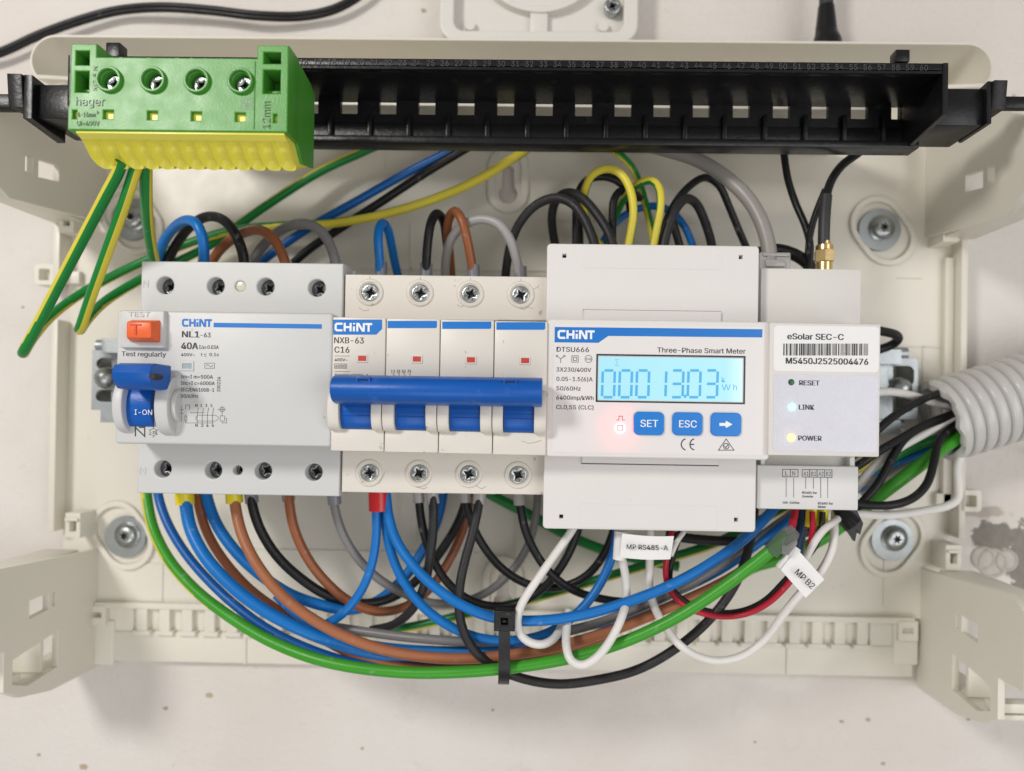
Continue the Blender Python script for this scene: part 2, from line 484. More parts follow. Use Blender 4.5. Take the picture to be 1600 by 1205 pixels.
def text1(mb, s, x0, x1, yb, cap, h, bold=0.012, mi=0, rot=0, ext=0.0):
    """text whose bounding box runs from photo x0 to x1 with baseline yb and cap height cap (photo px) on the surface at height h.
       rot=90: reads upward, then x0,x1 are photo y (bottom, top) and yb is the photo x of the baseline"""
    global _cap
    if _cap is None:
        t = raw_text('H'); _cap = max(v.co.y for v in t.vertices) - min(v.co.y for v in t.vertices); bpy.data.meshes.remove(t)
    me = raw_text(s, bold)
    if not len(me.vertices): return mb
    xa = min(v.co.x for v in me.vertices); xb = max(v.co.x for v in me.vertices)
    mp = mmpx(h)
    ky = cap * mp / _cap
    kx = abs(x1 - x0) * mp / max(1e-6, xb - xa)
    if rot != 90: o = uv(x0, yb, h)
    else: o = uv(yb, x0, h)
    for v in me.vertices:
        x, y = (v.co.x - xa) * kx, v.co.y * ky
        z = v.co.z
        if rot == 90: x, y = -y, x
        elif rot: 
            c_, s_ = math.cos(math.radians(rot)), math.sin(math.radians(rot)); x, y = x * c_ - y * s_, x * s_ + y * c_
        v.co = W(o[0] + x, o[1] + y, h)
    if ext:
        b = bmesh.new(); b.from_mesh(me)
        g = bmesh.ops.extrude_face_region(b, geom=list(b.faces))
        for v in [e for e in g['geom'] if isinstance(e, bmesh.types.BMVert)]: v.co.y -= ext * S
        bmesh.ops.recalc_face_normals(b, faces=b.faces)
        b.to_mesh(me); b.free()
    else:                                     # every sliver of print at its own hair's height: no two lie in one plane
        b = bmesh.new(); b.from_mesh(me)
        bmesh.ops.split_edges(b, edges=list(b.edges))
        for i_, f in enumerate(b.faces):
            for v in f.verts: v.co.y -= (i_ % 9) * 0.0012 * S
        b.to_mesh(me); b.free()
    return mb.merge(me, mi)
def logo(mb, x0, x1, y0, y1, h, mi=0):
    """squared five-letter maker's mark"""
    u0, u1, v0, v1 = rect(x0, y0, x1, y1, h)
    w, t = u1 - u0, v1 - v0
    sw = t * 0.24
    def q(a, b): return (u0 + a * w, v0 + sw / 2 + b * (t - sw))
    C = [[q(.20, 1), q(.05, 1), q(.016, .82), q(.016, .18), q(.05, 0), q(.20, 0)]]
    H = [[q(.26, -.14), q(.26, 1.14)], [q(.26, .5), q(.42, .5)], [q(.42, -.14), q(.42, 1.14)]]
    I = [[q(.51, -.14), q(.51, .62)], [q(.51, .92), q(.51, 1.14)]]
    Nn = [[q(.60, -.14), q(.60, 1), q(.635, 1), q(.745, 0), q(.775, 0), q(.775, 1.14)]]
    T = [[q(.81, 1), q(1.0, 1)], [q(.905, 1), q(.905, -.14)]]
    mb.strokes(C + H + I + Nn + T, sw, h, mi)
    return mb
def ln(pts, h): return [uv(x, y, h) for x, y in pts]

def screw_head(parent, name, u, v, h0, h1, r, kind='cross', m=None, rot=0.0, dome=0.0):
    """a round screw head with a real recess"""
    mb = MB()
    if kind == 'star':
        hole = []
        for k in range(24):
            a = rot + 2 * math.pi * k / 24
            rr = r * (0.40 + 0.14 * math.cos(6 * a))
            hole.append((u + rr * math.cos(a), v + rr * math.sin(a)))
    else:
        w_, l_ = r * 0.15, r * 0.74
        base = [(l_, -w_), (l_, w_), (w_ * 2.1, w_ * 2.1), (w_, l_), (-w_, l_), (-w_ * 2.1, w_ * 2.1), (-l_, w_), (-l_, -w_), (-w_ * 2.1, -w_ * 2.1), (-w_, -l_), (w_, -l_), (w_ * 2.1, -w_ * 2.1)]
        c_, s_ = math.cos(rot), math.sin(rot)
        hole = [(u + x * c_ - y * s_, v + x * s_ + y * c_) for x, y in base]
    bev = min(0.45 * (h1 - h0), 0.22 * r)
    mb.plate([circ(u, v, r - bev, 30), hole], h0, h1, bev, 0, res=3)
    if kind == 'cross':                     # fine pozidriv ticks between the arms
        for k in range(4):
            a = rot + math.pi / 4 + k * math.pi / 2
            mb.strokes([[(u + r * .32 * math.cos(a), v + r * .32 * math.sin(a)), (u + r * .72 * math.cos(a), v + r * .72 * math.sin(a))]], r * .06, h1 + 0.02, 1)
    mb.plate([circ(u, v, r * 0.72, 20)], h0 - 0.3, h0 + 0.1 * (h1 - h0), 0, 1)
    return mb.done(name, [m or STEEL, RECESS], parent)

# ================================================================== the wall
mb = MB()
mb.add([W(-900, -700, 0), W(900, -700, 0), W(900, 700, 0), W(-900, 700, 0)], [(0, 1, 2, 3)])
mb.add([W(-900, -700, -60), W(900, -700, -60), W(900, 700, -60), W(-900, 700, -60)], [(3, 2, 1, 0)])
me = bpy.data.meshes.new('wall'); mb.bm.to_mesh(me); mb.bm.free()
me.materials.append(PLASTER)
wall = bpy.data.objects.new('wall', me); COL.objects.link(wall)
tag(wall, kind='structure', label='rough off-white plastered wall behind the open distribution box')
FILL = mat('filler_plaster', (0.50, 0.47, 0.43), 0.9, var=0.18, scale=300, bump=0.8, bscale=500)
for (x, y, r) in ((1536, 872, 5.2), (1551, 880, 6.6), (1573, 876, 5.0)):
    u, v = uv(x, y, 0.5)
    n = 26
    prof = [(r * .0, .5), (r * .72, .4), (r * .80, .25), (r * .86, 1.0), (r * .95, 1.1), (r * 1.03, .0)]
    MB().lathe(u, v, prof, n).done('filled_hole', FILL, wall)

CHIP = mat('chipped_plaster', (0.46, 0.38, 0.28), 0.9, var=0.25, scale=500, bump=0.8, bscale=700)
random.seed(3)
for (x, y, r) in ((327, 1087, 1.7), (258, 1107, 1.1), (1315, 1128, 1.0), (1357, 1125, 1.1), (130, 1199, 2.0), (1477, 1102, .7), (1514, 1124, .9), (662, 16, 1.3), (1380, 1194, 1.1), (770, 1110, .7), (566, 1170, .8), (60, 1180, .9), (1585, 150, .9), (35, 480, .7), (1180, 1160, .6)):
    u, v = uv(x, y, 0.3)
    n_ = 14
    pts_ = [(u + r * (1 + random.uniform(-.28, .28)) * math.cos(2 * math.pi * k / n_), v + .7 * r * (1 + random.uniform(-.28, .28)) * math.sin(2 * math.pi * k / n_)) for k in range(n_)]
    m_ = MB()
    m_.add([W(p[0], p[1], 0.02) for p in pts_] + [W(u + (p[0] - u) * .8, v + (p[1] - v) * .8, 0.32) for p in pts_] + [W(u + (p[0] - u) * .5, v + (p[1] - v) * .5, 0.06) for p in pts_],
           [(k + a * n_, (k + 1) % n_ + a * n_, (k + 1) % n_ + (a + 1) * n_, k + (a + 1) * n_) for a in (0, 1) for k in range(n_)] + [tuple(range(2 * n_, 3 * n_))])
    m_.done('plaster_chip', CHIP, wall)

# ================================================================== distribution box (open back shell)
def bx(x, y, h=4): return uv(x, y, h)
box = thing('distribution_box', 'open cream plastic distribution box fixed to the plaster wall', 'electrical box', W(-18, 10, 0))
uL, uR = uv(103, 640, 4)[0], uv(1488, 640, 4)[0]
vB = uv(800, 955, 4)[1]; vBot = uv(800, 1044, 4)[1]; vT = uv(800, 100, 4)[1]
# back panel with fixing slots and keyholes cut right through to the wall
def keyhole(px, py, up=1):
    u, v = uv(px, py, 4)
    lp = []
    for k in range(13):
        a = math.radians(130 + 280 * k / 12); lp.append((u + 4.3 * math.cos(a), v - 4.5 + 4.3 * math.sin(a)))
    for k in range(9):
        a = math.radians(0 + 180 * k / 8); lp.append((u + 2.5 * math.cos(a), v + 6 + 2.5 * math.sin(a)))
    return u, v, lp
k1 = keyhole(794, 288); k2 = keyhole(786, 925)
FIX = [(203, 342), (1377, 358), (193, 840), (1397, 845)]
mb = MB()
mb.plate([quad(uL, uR, vB, vT), k1[2], k2[2]], 1.0, 4.0, 0.0)
for (u, v, lp) in (k1, k2):                                  # raised rounded surround
    out = [(u + 8.6 * math.cos(math.radians(a)), v - 4 + 8.6 * math.sin(math.radians(a))) for a in range(180, 361, 15)] + [(u + 8.6 * math.cos(math.radians(a)), v + 7 + 8.6 * math.sin(math.radians(a))) for a in range(0, 181, 15)]
    inn = [(u + 6.2 * math.cos(math.radians(a)), v - 4 + 6.2 * math.sin(math.radians(a))) for a in range(180, 361, 15)] + [(u + 6.2 * math.cos(math.radians(a)), v + 7 + 6.2 * math.sin(math.radians(a))) for a in range(0, 181, 15)]
    mb.plate([out, inn], 4.0, 5.6, 0.5)
for (x, y), sg in zip(FIX, ((1, -1), (1, -1), (-1, 1), (-1, -1))):   # oblong bosses round the fixing screws
    u, v = uv(x, y, 5)
    du, dv = sg[0] * 3.2, sg[1] * 4.2
    def ob(r):
        a0 = math.degrees(math.atan2(dv, du))
        a = [(u + du + r * math.cos(math.radians(a0 + t)), v + dv + r * math.sin(math.radians(a0 + t))) for t in range(-90, 91, 15)]
        return a + [(u - du * .6 + r * math.cos(math.radians(a0 + 180 + t)), v - dv * .6 + r * math.sin(math.radians(a0 + 180 + t))) for t in range(-90, 91, 15)]
    mb.plate([ob(11.4), ob(9.8)], 4.0, 5.8, 0.4)
# moulded ridges and knock-out outlines on the panel
for (x0, y0, x1, y1) in ((215, 880, 255, 940), (360, 700, 560, 706), (840, 345, 1140, 348), (1380, 540, 1480, 543), (1440, 540, 1443, 700), (1380, 870, 1383, 950), (620, 770, 624, 860), (645, 770, 652, 850), (805, 780, 812, 870), (350, 860, 760, 863), (600, 235, 603, 262), (640, 350, 644, 430), (560, 420, 860, 423), (1400, 435, 1440, 436)):
    u0, u1, v0, v1 = rect(x0, y0, x1, y1, 4)
    mb.box(u0, u1, v0, v1, 3.9, 4.5, 0.15, 1)
mb.done('back_panel', CREAM, box)
# low side rims
mb = MB()
mb.box(uL - 1.6, uL + 1.2, uv(100, 830, 10)[1], uv(100, 500, 10)[1], 1, 12, 0.4)
mb.box(uL - 1.6, uL + 1.2, uv(100, 440, 10)[1], uv(100, 350, 10)[1], 1, 12, 0.4)
mb.done('side_rim', CREAM, box)
mb = MB()
mb.box(uR - 1.2, uR + 1.6, uv(1490, 840, 10)[1], uv(1490, 375, 10)[1], 1, 12, 0.4)
mb.box(uR - 5.2, uR - 1.4, uv(1490, 800, 10)[1], uv(1490, 400, 10)[1], 3.5, 7, 0.4)
mb.done('side_rim', CREAM, box)
# little snap hooks on the rims
for (x, y, s_) in ((108, 345, 1), (118, 820, 1), (1482, 360, -1), (1486, 870, -1)):
    u, v = uv(x, y, 14)
    mb = MB()
    mb.plate([quad(u - 3, u + 3, v - 5, v + 5), quad(u - 1.6, u + 1.8, v - 3, v + 2.5)], 3, 16, 0.3)
    mb.box(u - 2.8, u + 2.8, v + 2.0, v + 3.2, 16.0, 17.2, 0.2)
    mb.done('snap_hook', CREAM, box)
for (x, y) in ((74, 430), (1513, 782)):
    u, v = uv(x, y, 10)
    mb = MB()
    mb.plate([rrect(u - 4.2, u + 4.2, v - 4.4, v + 4.4, 1.2), rrect(u - 2.6, u + 2.6, v - 2.8, v + 2.6, .8)], 2, 12, 0.3)
    mb.box(u - 2.7, u + 2.7, v - 2.9, v + 2.7, 2, 8, 0.2)
    s_ = 1 if x < 800 else -1
    mb.box(min(u + s_ * 3.6, u + s_ * 12), max(u + s_ * 3.6, u + s_ * 12), v - 3, v + 2.5, 2, 7, 0.3)
    mb.done('hinge_lug', CREAM, box)
# lower wall: band with T-shaped cable comb and backed notches
mb = MB()
x0c, x1c = 148, 1428
u0, u1 = uv(x0c, 1000, 6)[0], uv(x1c, 1000, 6)[0]
vt0, vt1 = uv(800, 962, 6)[1], uv(800, 953, 6)[1]
mb.box(u0, u1, vt0, vt1, 1, 7, 0.3)
vb1 = uv(800, 1000, 6)[1]
mb.box(u0, u1, vBot, vb1, 0.8, 5, 0.3)
mb.box(u0, uv(205, 980, 6)[0], vb1 - 1, vt0 + 1, .8, 4.4, 0.2)
mb.box(uv(1362, 980, 6)[0], u1, vb1 - 1, vt0 + 1, .8, 4.4, 0.2)
mb.box(uv(200, 980, 6)[0], uv(1366, 980, 6)[0], vb1 - .6, vt0 + .6, .8, 3.5, 0.1, 1)  # backing strip added so the notches look less dark
for k in range(33):
    u = uv(216 + 35.5 * k, 980, 9)[0]
    mb.box(u - 2.3, u + 2.3, vb1 + 0.2, vt0 + 1.6, 1, 6.4, 0.25)
    mb.box(u - 3.9, u + 3.9, vb1 - 1.0, vb1 + 1.0, 1, 6.8, 0.25)
mb.box(uv(380, 1000, 6)[0], uv(384, 1000, 6)[0], vBot, vb1, 5, 5.7, 0.15)
mb.box(uv(1230, 1000, 6)[0], uv(1234, 1000, 6)[0], vBot, vb1, 5, 5.7, 0.15)
mb.done('cable_comb', CREAM, box)
# stepped corner feet at both ends of the comb
for (xa, xb, s_) in ((130, 172, 1), (1400, 1440, -1)):
    mb = MB()
    a, b_, c, d = rect(xa, 972, xb, 1043, 8)
    mb.box(a, b_, c, d, 1, 5.6, 0.9, 3)
    uu = uv(134 if s_ > 0 else 1432, 985, 14)[0]
    vv = uv(800, 982, 14)[1]
    mb.plate([quad(uu - 4, uu + 4, vv - 4, vv + 4), quad(uu - 2.6, uu + 2.6, vv - 1.2, vv + 1.6)], 4, 7.4, 0.25)
    mb.done('corner_foot', CREAM, box)
# upper wall: a lip that runs along the top and curls down at both ends
def lip(h): 
    xs0, xs1 = uv(50, 85, 30)[0], uv(1549, 95, 30)[0]
    vt = uv(800, 64, 30)[1]
    return xs0, xs1, vt
xs0, xs1, vt = lip(30)
R = 9.5
mid = [(xs1 - 22, vt - 15.5), (xs1 - 12, vt - 14.6)]
path = [(xs1 - R + R * math.cos(math.radians(a)) , vt - R + R * math.sin(math.radians(a)) - 0) for a in range(-40, 91, 10)]
pathl = [(xs0 + R + R * math.cos(math.radians(a)), vt - R + R * math.sin(math.radians(a))) for a in range(90, 221, 10)]
pth = [(xs1 - 24, vt - 16.6), (xs1 - 12, vt - 16.0)] + path + pathl + [(xs0 + 12, vt - 16.0), (xs0 + 24, vt - 16.6)]
def offset(pl, d):
    o = []
    for i in range(len(pl)):
        a, b_ = Vector(pl[max(0, i - 1)]), Vector(pl[min(len(pl) - 1, i + 1)])
        t = (b_ - a).normalized(); o.append((pl[i][0] - t.y * d, pl[i][1] + t.x * d))
    return o
inn0 = offset(pth, 5.0)
mb = MB()
rows = []
for k in range(9):                        # flares outwards towards the front edge
    f = k / 8
    w = 1 - math.sin(f * math.pi / 2) ** 1.3
    rows.append([W(p[0] + (q[0] - p[0]) * w, p[1] + (q[1] - p[1]) * w, 3 + 27 * f) for p, q in zip(pth, inn0)])
back = offset(pth, -1.2)
for k in range(8, -1, -1):
    f = k / 8
    w = 1 - math.sin(f * math.pi / 2) ** 1.3
    rows.append([W(p[0] + (q[0] - p[0]) * w + (b_[0] - p[0]), p[1] + (q[1] - p[1]) * w + (b_[1] - p[1]), 2.4 + 27.0 * f) for p, q, b_ in zip(pth, inn0, back)])
m_ = len(pth)
mb.add([q for r_ in rows for q in r_], [(a * m_ + b_, a * m_ + b_ + 1, (a + 1) * m_ + b_ + 1, (a + 1) * m_ + b_) for a in range(len(rows) - 1) for b_ in range(m_ - 1)])
bmesh.ops.recalc_face_normals(mb.bm, faces=mb.bm.faces)
mb.done('top_lip', CREAM, box)
MB().box(-150, 120, 115.2, 117.0, 3.8, 51, 0.3).done('shade_rib', CREAM, box)  # added strip behind the carrier, darkens the upper half of its openings
# corner brackets that carry the carriers and the cover
def bracket(u, s_, upper, windows=True):
    """plate standing out from the panel at wall coordinate u; s_=+1 faces right"""
    mb = MB()
    if upper:
        out = [(2, 80), (60, 74), (72, 80), (72, 104), (30, 130), (2, 140)]
        holes = [[(34, 90), (46, 88), (46, 95.5), (34, 97)], [(48.5, 88.5), (53, 88), (53, 95), (48.5, 95.2)]]
        out = [(h, v + (2 if u < 0 else 0)) for h, v in out]
    else:
        vt_ = -62 if u > 0 else -64
        out = [(2, -66), (66, -62), (72, -66), (72, -93), (58, -93), (58, -108), (50, -113), (33, -117), (2, -118)]
        holes = [[(35, -77), (46, -77.4), (46, -85), (35, -84)], [(31, -77.6), (33.2, -77.7), (33.2, -83.6), (31, -83.6)], [(29, -94), (54, -97.5), (54, -107), (46, -110.5), (29, -109)]]
        if u < 0: out = [(h, v + 2) for h, v in out]; holes = [[(h, v + 2) for h, v in q] for q in holes]
    mb.plate([out] + holes, u - 1.3 if s_ < 0 else u - 1.3, u + 1.3, 0.25, axis='u')
    # return flange on the outer side
    w0, w1 = (u - 16, u - 1.2) if u < 0 else (u + 1.2, u + 16)
    if upper:
        dv = 2 if u < 0 else 0
        mb.box(w0, w1, 77 + dv, 79 + dv, 12, 66, 0.3)
        mb.box(w0, w1, 86 + dv, 104 + dv, 69, 71.6, 0.3)
        uu = u + (-5 if u < 0 else 5)
        mb.lathe(uu, 98 + dv, [(0, 72.0), (2.0, 72.0), (2.3, 74.5), (1.6, 75.0), (0, 75.0)], 18)
        mb.box(min(u, uu), max(u, uu), 86 + dv, 91 + dv, 66, 73.5, 0.4)
    else:
        dv = 2 if u < 0 else 0
        mb.box(w0, w1, -66 + dv, -64 + dv, 14, 64, 0.3)
        mb.box(w0, w1, -112 + dv, -110 + dv, 4, 50, 0.3)
        mb.box(w0, w1, -109 + dv, -94 + dv, 34, 36, 0.3)                      # floor of the pocket
        mb.box(w0, w1, -108.5 + dv, -105 + dv, 46, 52, 0.4)
        mb.plate([quad(w0, w1, -92 + dv, -76 + dv), circ((w0 + w1) / 2 - (2.5 if u > 0 else -2.5), -84.5 + dv, 3.6, 20)], 69, 72, 0.35)
        mb.box(w0, w1, -92 + dv, -77 + dv, 65, 67.5, 0.3)
        mb.box(w0, w1, -75.5 + dv, -66 + dv, 62, 64.5, 0.3)
    return mb.done('corner_bracket', CREAM, box)
bracket(-201, -1, True); bracket(164.5, 1, True); bracket(-201, -1, False); bracket(164.5, 1, False)

# fixing screws with washers
labels = ['zinc fixing screw behind the green and yellow wires under the terminal block',
          'zinc fixing screw with washer beside the gold antenna connector',
          'zinc fixing screw with washer left of the lower wire bundle',
          'zinc fixing screw with washer under the white cable at the conduit']
for i, ((x, y), lb) in enumerate(zip(FIX, labels)):
    u, v = uv(x, y, 7)
    t = thing('fixing_screw', lb, 'screw', W(u, v, 4), 'screws fixing the box to the wall')
    MB().lathe(u, v, [(2.5, 4.2), (9.1, 4.2), (9.3, 5.0), (9.1, 5.9), (2.5, 5.9)], 40).done('washer', ZINC, t)
    hu, hv = u + (1.2 if x < 800 else 0.6), v + (0.6 if y < 600 else 0.9)
    mb = MB()
    mb.lathe(hu, hv, [(5.6, 5.8), (5.7, 6.4), (4.9, 6.9)], 32)
    mb.done('screw_flange', STEEL, t)
    mb = MB()
    star = [(hu + (1.55 + .48 * math.cos(6 * a)) * math.cos(a + .3 * i), hv + (1.55 + .48 * math.cos(6 * a)) * math.sin(a + .3 * i)) for a in [2 * math.pi * k / 48 for k in range(48)]]
    mb.plate([circ(hu, hv, 2.5, 36), star], 7.3, 8.8, 0.06)
    mb.lathe(hu, hv, [(2.46, 8.78), (3.0, 8.7), (3.8, 8.3), (4.5, 7.6), (4.9, 6.9), (4.95, 6.3)], 36)
    mb.plate([circ(hu, hv, 2.45, 20)], 6.4, 7.5, 0, 1)
    mb.done('screw_head', [STEEL, RECESS], t)

# ================================================================== junction box above, cable entries
t = thing('junction_box', 'square white junction box above the distribution box', 'junction box', W(-3, 215, 0))
u0, u1, v0, v1 = rect(692, -246, 996, 62, 14)
mb = MB()
mb.plate([rrect(u0, u1, v0, v1, 7, 8), rrect(u0 + 4.5, u1 - 4.5, v0 + 3, v1 - 4.5, 5, 8)], 0.5, 14, 0.9, res=3)
mb.done('rim', JBOX, t)
mb = MB()
mb.plate([rrect(u0 + 2, u1 - 2, v0 + 2, v1 - 2, 6, 8)], 0.4, 8, 0.2)
uc, vc = (u0 + u1) / 2, (v0 + v1) / 2
mb.lathe(uc, vc, [(27, 8), (27.5, 12), (29.5, 12), (30, 8)], 48)
mb.lathe(uc, vc, [(0, 9.2), (26, 9.2), (26.6, 8)], 48)
for dx in (-30, 28):
    mb.lathe(uc + dx, v0 + 8, [(0, 10.5), (2.2, 10.5), (2.6, 8)], 20)
mb.box(uc - 3.8, uc + 3.8, v0 + 3.5, v0 + 17, 8, 11, 0.4)
mb.done('insert', JBOX, t)
u, v = uv(958, 5, 14)
screw_head(t, 'screw', u, v, 8.2, 12.5, 3.7, 'cross', STEEL, 0.5)

t = thing('cable_gland', 'black rubber gland with braided cable on the top edge at right', 'cable gland', P(1290, 40, 12))
u, _ = uv(1291, 40, 12)
mb = MB()
pts = [P(1291, 10, 14), P(1291, 30, 14), P(1291, 52, 14), P(1292, 64, 14), P(1293, 78, 14)]
mb.tube(pts, [3.3, 3.9, 4.6, 5.8, 6.4], 22, 1.0)
mb.done('boot', BLACKPL, t)
mb = MB()
pts = [P(1291, -60, 14), P(1291, -20, 14), P(1291, 16, 14)]
mb.tube(pts, 2.9, 18, 1.0)
mb.done('cable', mat('braided_sleeve', (0.03, 0.029, 0.03), 0.5, var=0.5, scale=1200, bump=1.0, bscale=1600), t)

pts0 = [(-40, 92), (0, 82), (60, 55), (120, 33), (180, 17), (250, 11), (330, 16), (400, 24), (470, 25), (520, 15), (560, -6), (600, -40)]
mb = MB()
mb.tube([P(x, y - 2.6, 6 + (2 if 200 < x < 450 else 0)) for x, y in pts0], 1.25, 12)
mb.tube([P(x, y + 3.6, 5 + (2 if 200 < x < 450 else 0)) for x, y in pts0], 1.25, 12)
tag(mb.done('flat_cable', C_BLACK), 'flat black twin cable curving across the upper left of the wall', 'cable')

# corrugated conduit
ax0, ax1 = P(1472, 657, 21), P(1600, 618, 21)
ax = (ax1 - ax0).normalized()
mb = MB()
prof = []
x = 0.0
PER = 5.1
while x < 62:
    prof += [(x, 15.4), (x + .3, 16.7), (x + .9, 17.2), (x + 2.3, 17.4), (x + 3.6, 17.2), (x + 4.2, 16.7), (x + 4.5, 15.4)]
    x += PER
side = ax.cross(Vector((0, 1, 0))).normalized(); out = side.cross(ax).normalized()
n = 48
vs_, fs = [], []
full = prof + [(x_, r - 1.1) for x_, r in prof[::-1]]
for i, (x_, r) in enumerate(full):
    for k in range(n):
        a = 2 * math.pi * k / n
        jag = (0.7 * math.sin(5 * a + 1) + 0.5 * math.sin(13 * a)) if (i < 2 or i > len(full) - 3) else 0
        vs_.append(ax0 + ax * ((x_ + jag - 2) * S) + (out * math.cos(a) + side * math.sin(a)) * r * S)
m_ = len(full)
for i in range(m_):
    for k in range(n):
        k2 = (k + 1) % n; j = (i + 1) % m_
        fs.append((i * n + k, j * n + k, j * n + k2, i * n + k2))
mb.add(vs_, fs)
bmesh.ops.recalc_face_normals(mb.bm, faces=mb.bm.faces)
tag(mb.done('corrugated_conduit', CONDUIT), 'pale grey corrugated conduit bringing the cables in from the right', 'conduit')

# ================================================================== DIN rail
t = thing('din_rail', 'zinc plated mounting rail behind the row of devices', 'mounting rail', P(800, 605, 10))
vr = uv(800, 604, 25)[1]
ua, ub = uv(158, 600, 25)[0], uv(1408, 600, 25)[0]
mb = MB()
prof = [(17, -12.5), (17, 12.5), (24, 12.5), (24, 17.5), (25, 17.5), (25, 11.5), (18, 11.5), (18, -11.5), (25, -11.5), (25, -17.5), (24, -17.5), (24, -12.5)]
mb.prism_u([(h, v + vr) for h, v in prof], ua, ub)
mb.done('rail', ZINC, t)
for (xa, xb, ya, yb, xs, ys) in ((144, 190, 548, 640, 162, 590), (1370, 1434, 560, 655, 1410, 607)):
    mb = MB()
    a, b_, c, d = rect(xa, ya, xb, yb, 20)
    m1 = (a + b_) / 2 + (1.5 if xa > 800 else -1.0)
    if xa > 800: h1, h2 = (m1 - 5.5, b_ - 1.5, (c + d) / 2 + 1, d - 3), (m1 - 5.5, b_ - 1.5, c + 3, (c + d) / 2 - 4)
    else: h1, h2 = (a + 1.5, m1 + 5.5, (c + d) / 2 + 4, d - 3), (a + 1.5, m1 + 5.5, c + 3, (c + d) / 2 - 4)
    mb.plate([quad(a, b_, c, d), rrect(*h1, 2.6), rrect(*h2, 2.4)], 17.8, 20, 0.2)
    mb.box(a, a + 1.4, c, d, 4.2, 18, 0.15)
    mb.box(b_ - 1.4, b_, c, d, 4.2, 18, 0.15)
    uu = uv((xa + xb) / 2, 0, 22)[0]
    mb.tube([W(a + 3 if xa > 800 else a + 1, d + 2.2, 18), W(b_ - 4, d + 2.2, 18)], 2.6, 16)
    mb.tube([W(a + 3, c - 2.2, 15), W(b_ - 4, c - 2.2, 15)], 2.6, 16)
    mb.done('end_bracket', ZINC, t)
    u, v = uv(xs, ys, 22)
    MB().lathe(u, v, [(0, 24.5), (1.6, 24.3), (3.4, 23.2), (4.4, 21.6), (4.6, 20.1), (0, 20.1)], 28).done('screw', STEEL, t)

# ================================================================== residual current breaker (left device)
HT, HF = 69.0, 85.0
rcd = thing('residual_current_breaker', 'pale grey four pole breaker with orange test button, at the left end of the rail', 'circuit breaker', P(360, 600, 25))
tops = [(258, 446), (337, 447), (415, 448), (495, 450)]
bots = [(254, 733), (333, 735), (411, 736), (490, 738)]
mb = MB()
u0, u1, vt0, vt1 = rect(222, 412, 531, 490, HT)
ub0, ub1, vb0, vb1_ = rect(217, 692, 531, 771, HT)
uA, uB = (u0 + ub0) / 2 , (u1 + ub1) / 2
holes_t = [circ(*uv(x, y, HT), 3.55, 28) for x, y in tops] + [circ(*uv(375, 447, HT), 2.3, 24)]
holes_b = [circ(*uv(x, y, HT), 3.55, 28) for x, y in bots] + [circ(*uv(371, 735, HT), 2.2, 24)]
mb.plate([quad(uA, uB, vt0 - 3, vt1)] + holes_t, 57, HT, 0.5, res=2)
mb.plate([quad(uA, uB, vb0, vb1_ + 3)] + holes_b, 57, HT, 0.5, res=2)
mb.box(uA, uB + 1.5, vb0 - .3, vt1 + .3, 26, 56.9, 0.5)
mb.box(uB - .5, uB + 1.6, vt0, vt1 - 6, 50, HT - 3, 0.4)             # step at the right flank
mb.box(uB - .5, uB + 1.6, vb0 + 6, vb1_, 50, HT - 3, 0.4)
mb.done('housing', GREYPL, rcd)
mb = MB()
f0, f1, g0, g1 = rect(181, 487, 518, 696, HF)
mb.box(f0, f1, g0, g1, 58, HF, 0.9, 3)
mb.done('front_cover', GREYPL, rcd)
for (x, y) in tops + bots:
    u, v = uv(x, y, HT)
    screw_head(rcd, 'terminal_screw', u + random.uniform(-.2, .2), v, 63, 65.4, 3.1, 'cross', DKSTEEL, random.uniform(0, 1.5))
u, v = uv(375, 447, HT)
MB().lathe(u, v, [(0, 68.7), (1.6, 68.4), (2.25, 67.4), (2.25, 60)], 24).done('indicator_lens', mat('milky_lens', (0.62, 0.60, 0.48), 0.2, var=.05), rcd)
u, v = uv(371, 735, HT)
screw_head(rcd, 'terminal_screw', u, v, 64, 66, 1.9, 'cross', DKSTEEL, .4)
mb = MB()
mb.pbox(186, 484, 257, 545, 87.0, 84.5, 0.6, 2, taper=.3)
mb.done('button_surround', GREYPL, rcd)
mb = MB(); mb.pbox(190.5, 496, 242, 535, 91, 85.5, 0.5, 2, taper=1.4)
btn = mb.done('test_button', ORANGE, rcd)
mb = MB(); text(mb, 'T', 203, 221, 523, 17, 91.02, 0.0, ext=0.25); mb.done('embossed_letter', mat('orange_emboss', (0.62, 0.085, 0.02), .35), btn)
mb = MB()
text(mb, 'TEST', 201, 235, 494.5, 7.5, 87.0, 0.01, ext=0.25)
mb.done('embossed_lettering', GREYPL, rcd)
text(MB(), 'N', 223.5, 232, 449, 11.5, HT, 0.01, ext=0.2).done('embossed_letter', GREYPL, rcd)
text(MB(), 'N', 217.5, 228, 741, 11, HT, 0.01, ext=0.2).done('embossed_letter', GREYPL, rcd)
# toggle with its two round cheeks
uc, vc = uv(213, 628, 88)
a, b_ = uv(190, 628, 90)[0], uv(247, 628, 90)[0]
v_a, v_b = uv(213, 668, 88)[1], uv(213, 598, 88)[1]
def half(r, cv, hh=84.5, n=16, k=0.55): return [(hh + r * k * math.sin(math.pi * i / n), cv - r * math.cos(math.pi * i / n)) for i in range(n + 1)]
rr = (v_b - v_a) / 2
for (xa, xb, rad) in ((181, 196, rr + 1.2), (247, 268, rr + 1.8)):
    q0, q1 = uv(xa, 630, 88)[0], uv(xb, 630, 88)[0]
    mb = MB(); mb.prism_u(half(rad, (v_a + v_b) / 2, 84.6, 22, 0.62), q0, q1, 0.5)
    if xa > 200: mb.prism_u(half(rad * .55, (v_a + v_b) / 2, 84.8, 16, 0.75), q1, q1 + 1.6, 0.4)
    mb.done('toggle_cheek', GREYPL, rcd)
mb = MB()
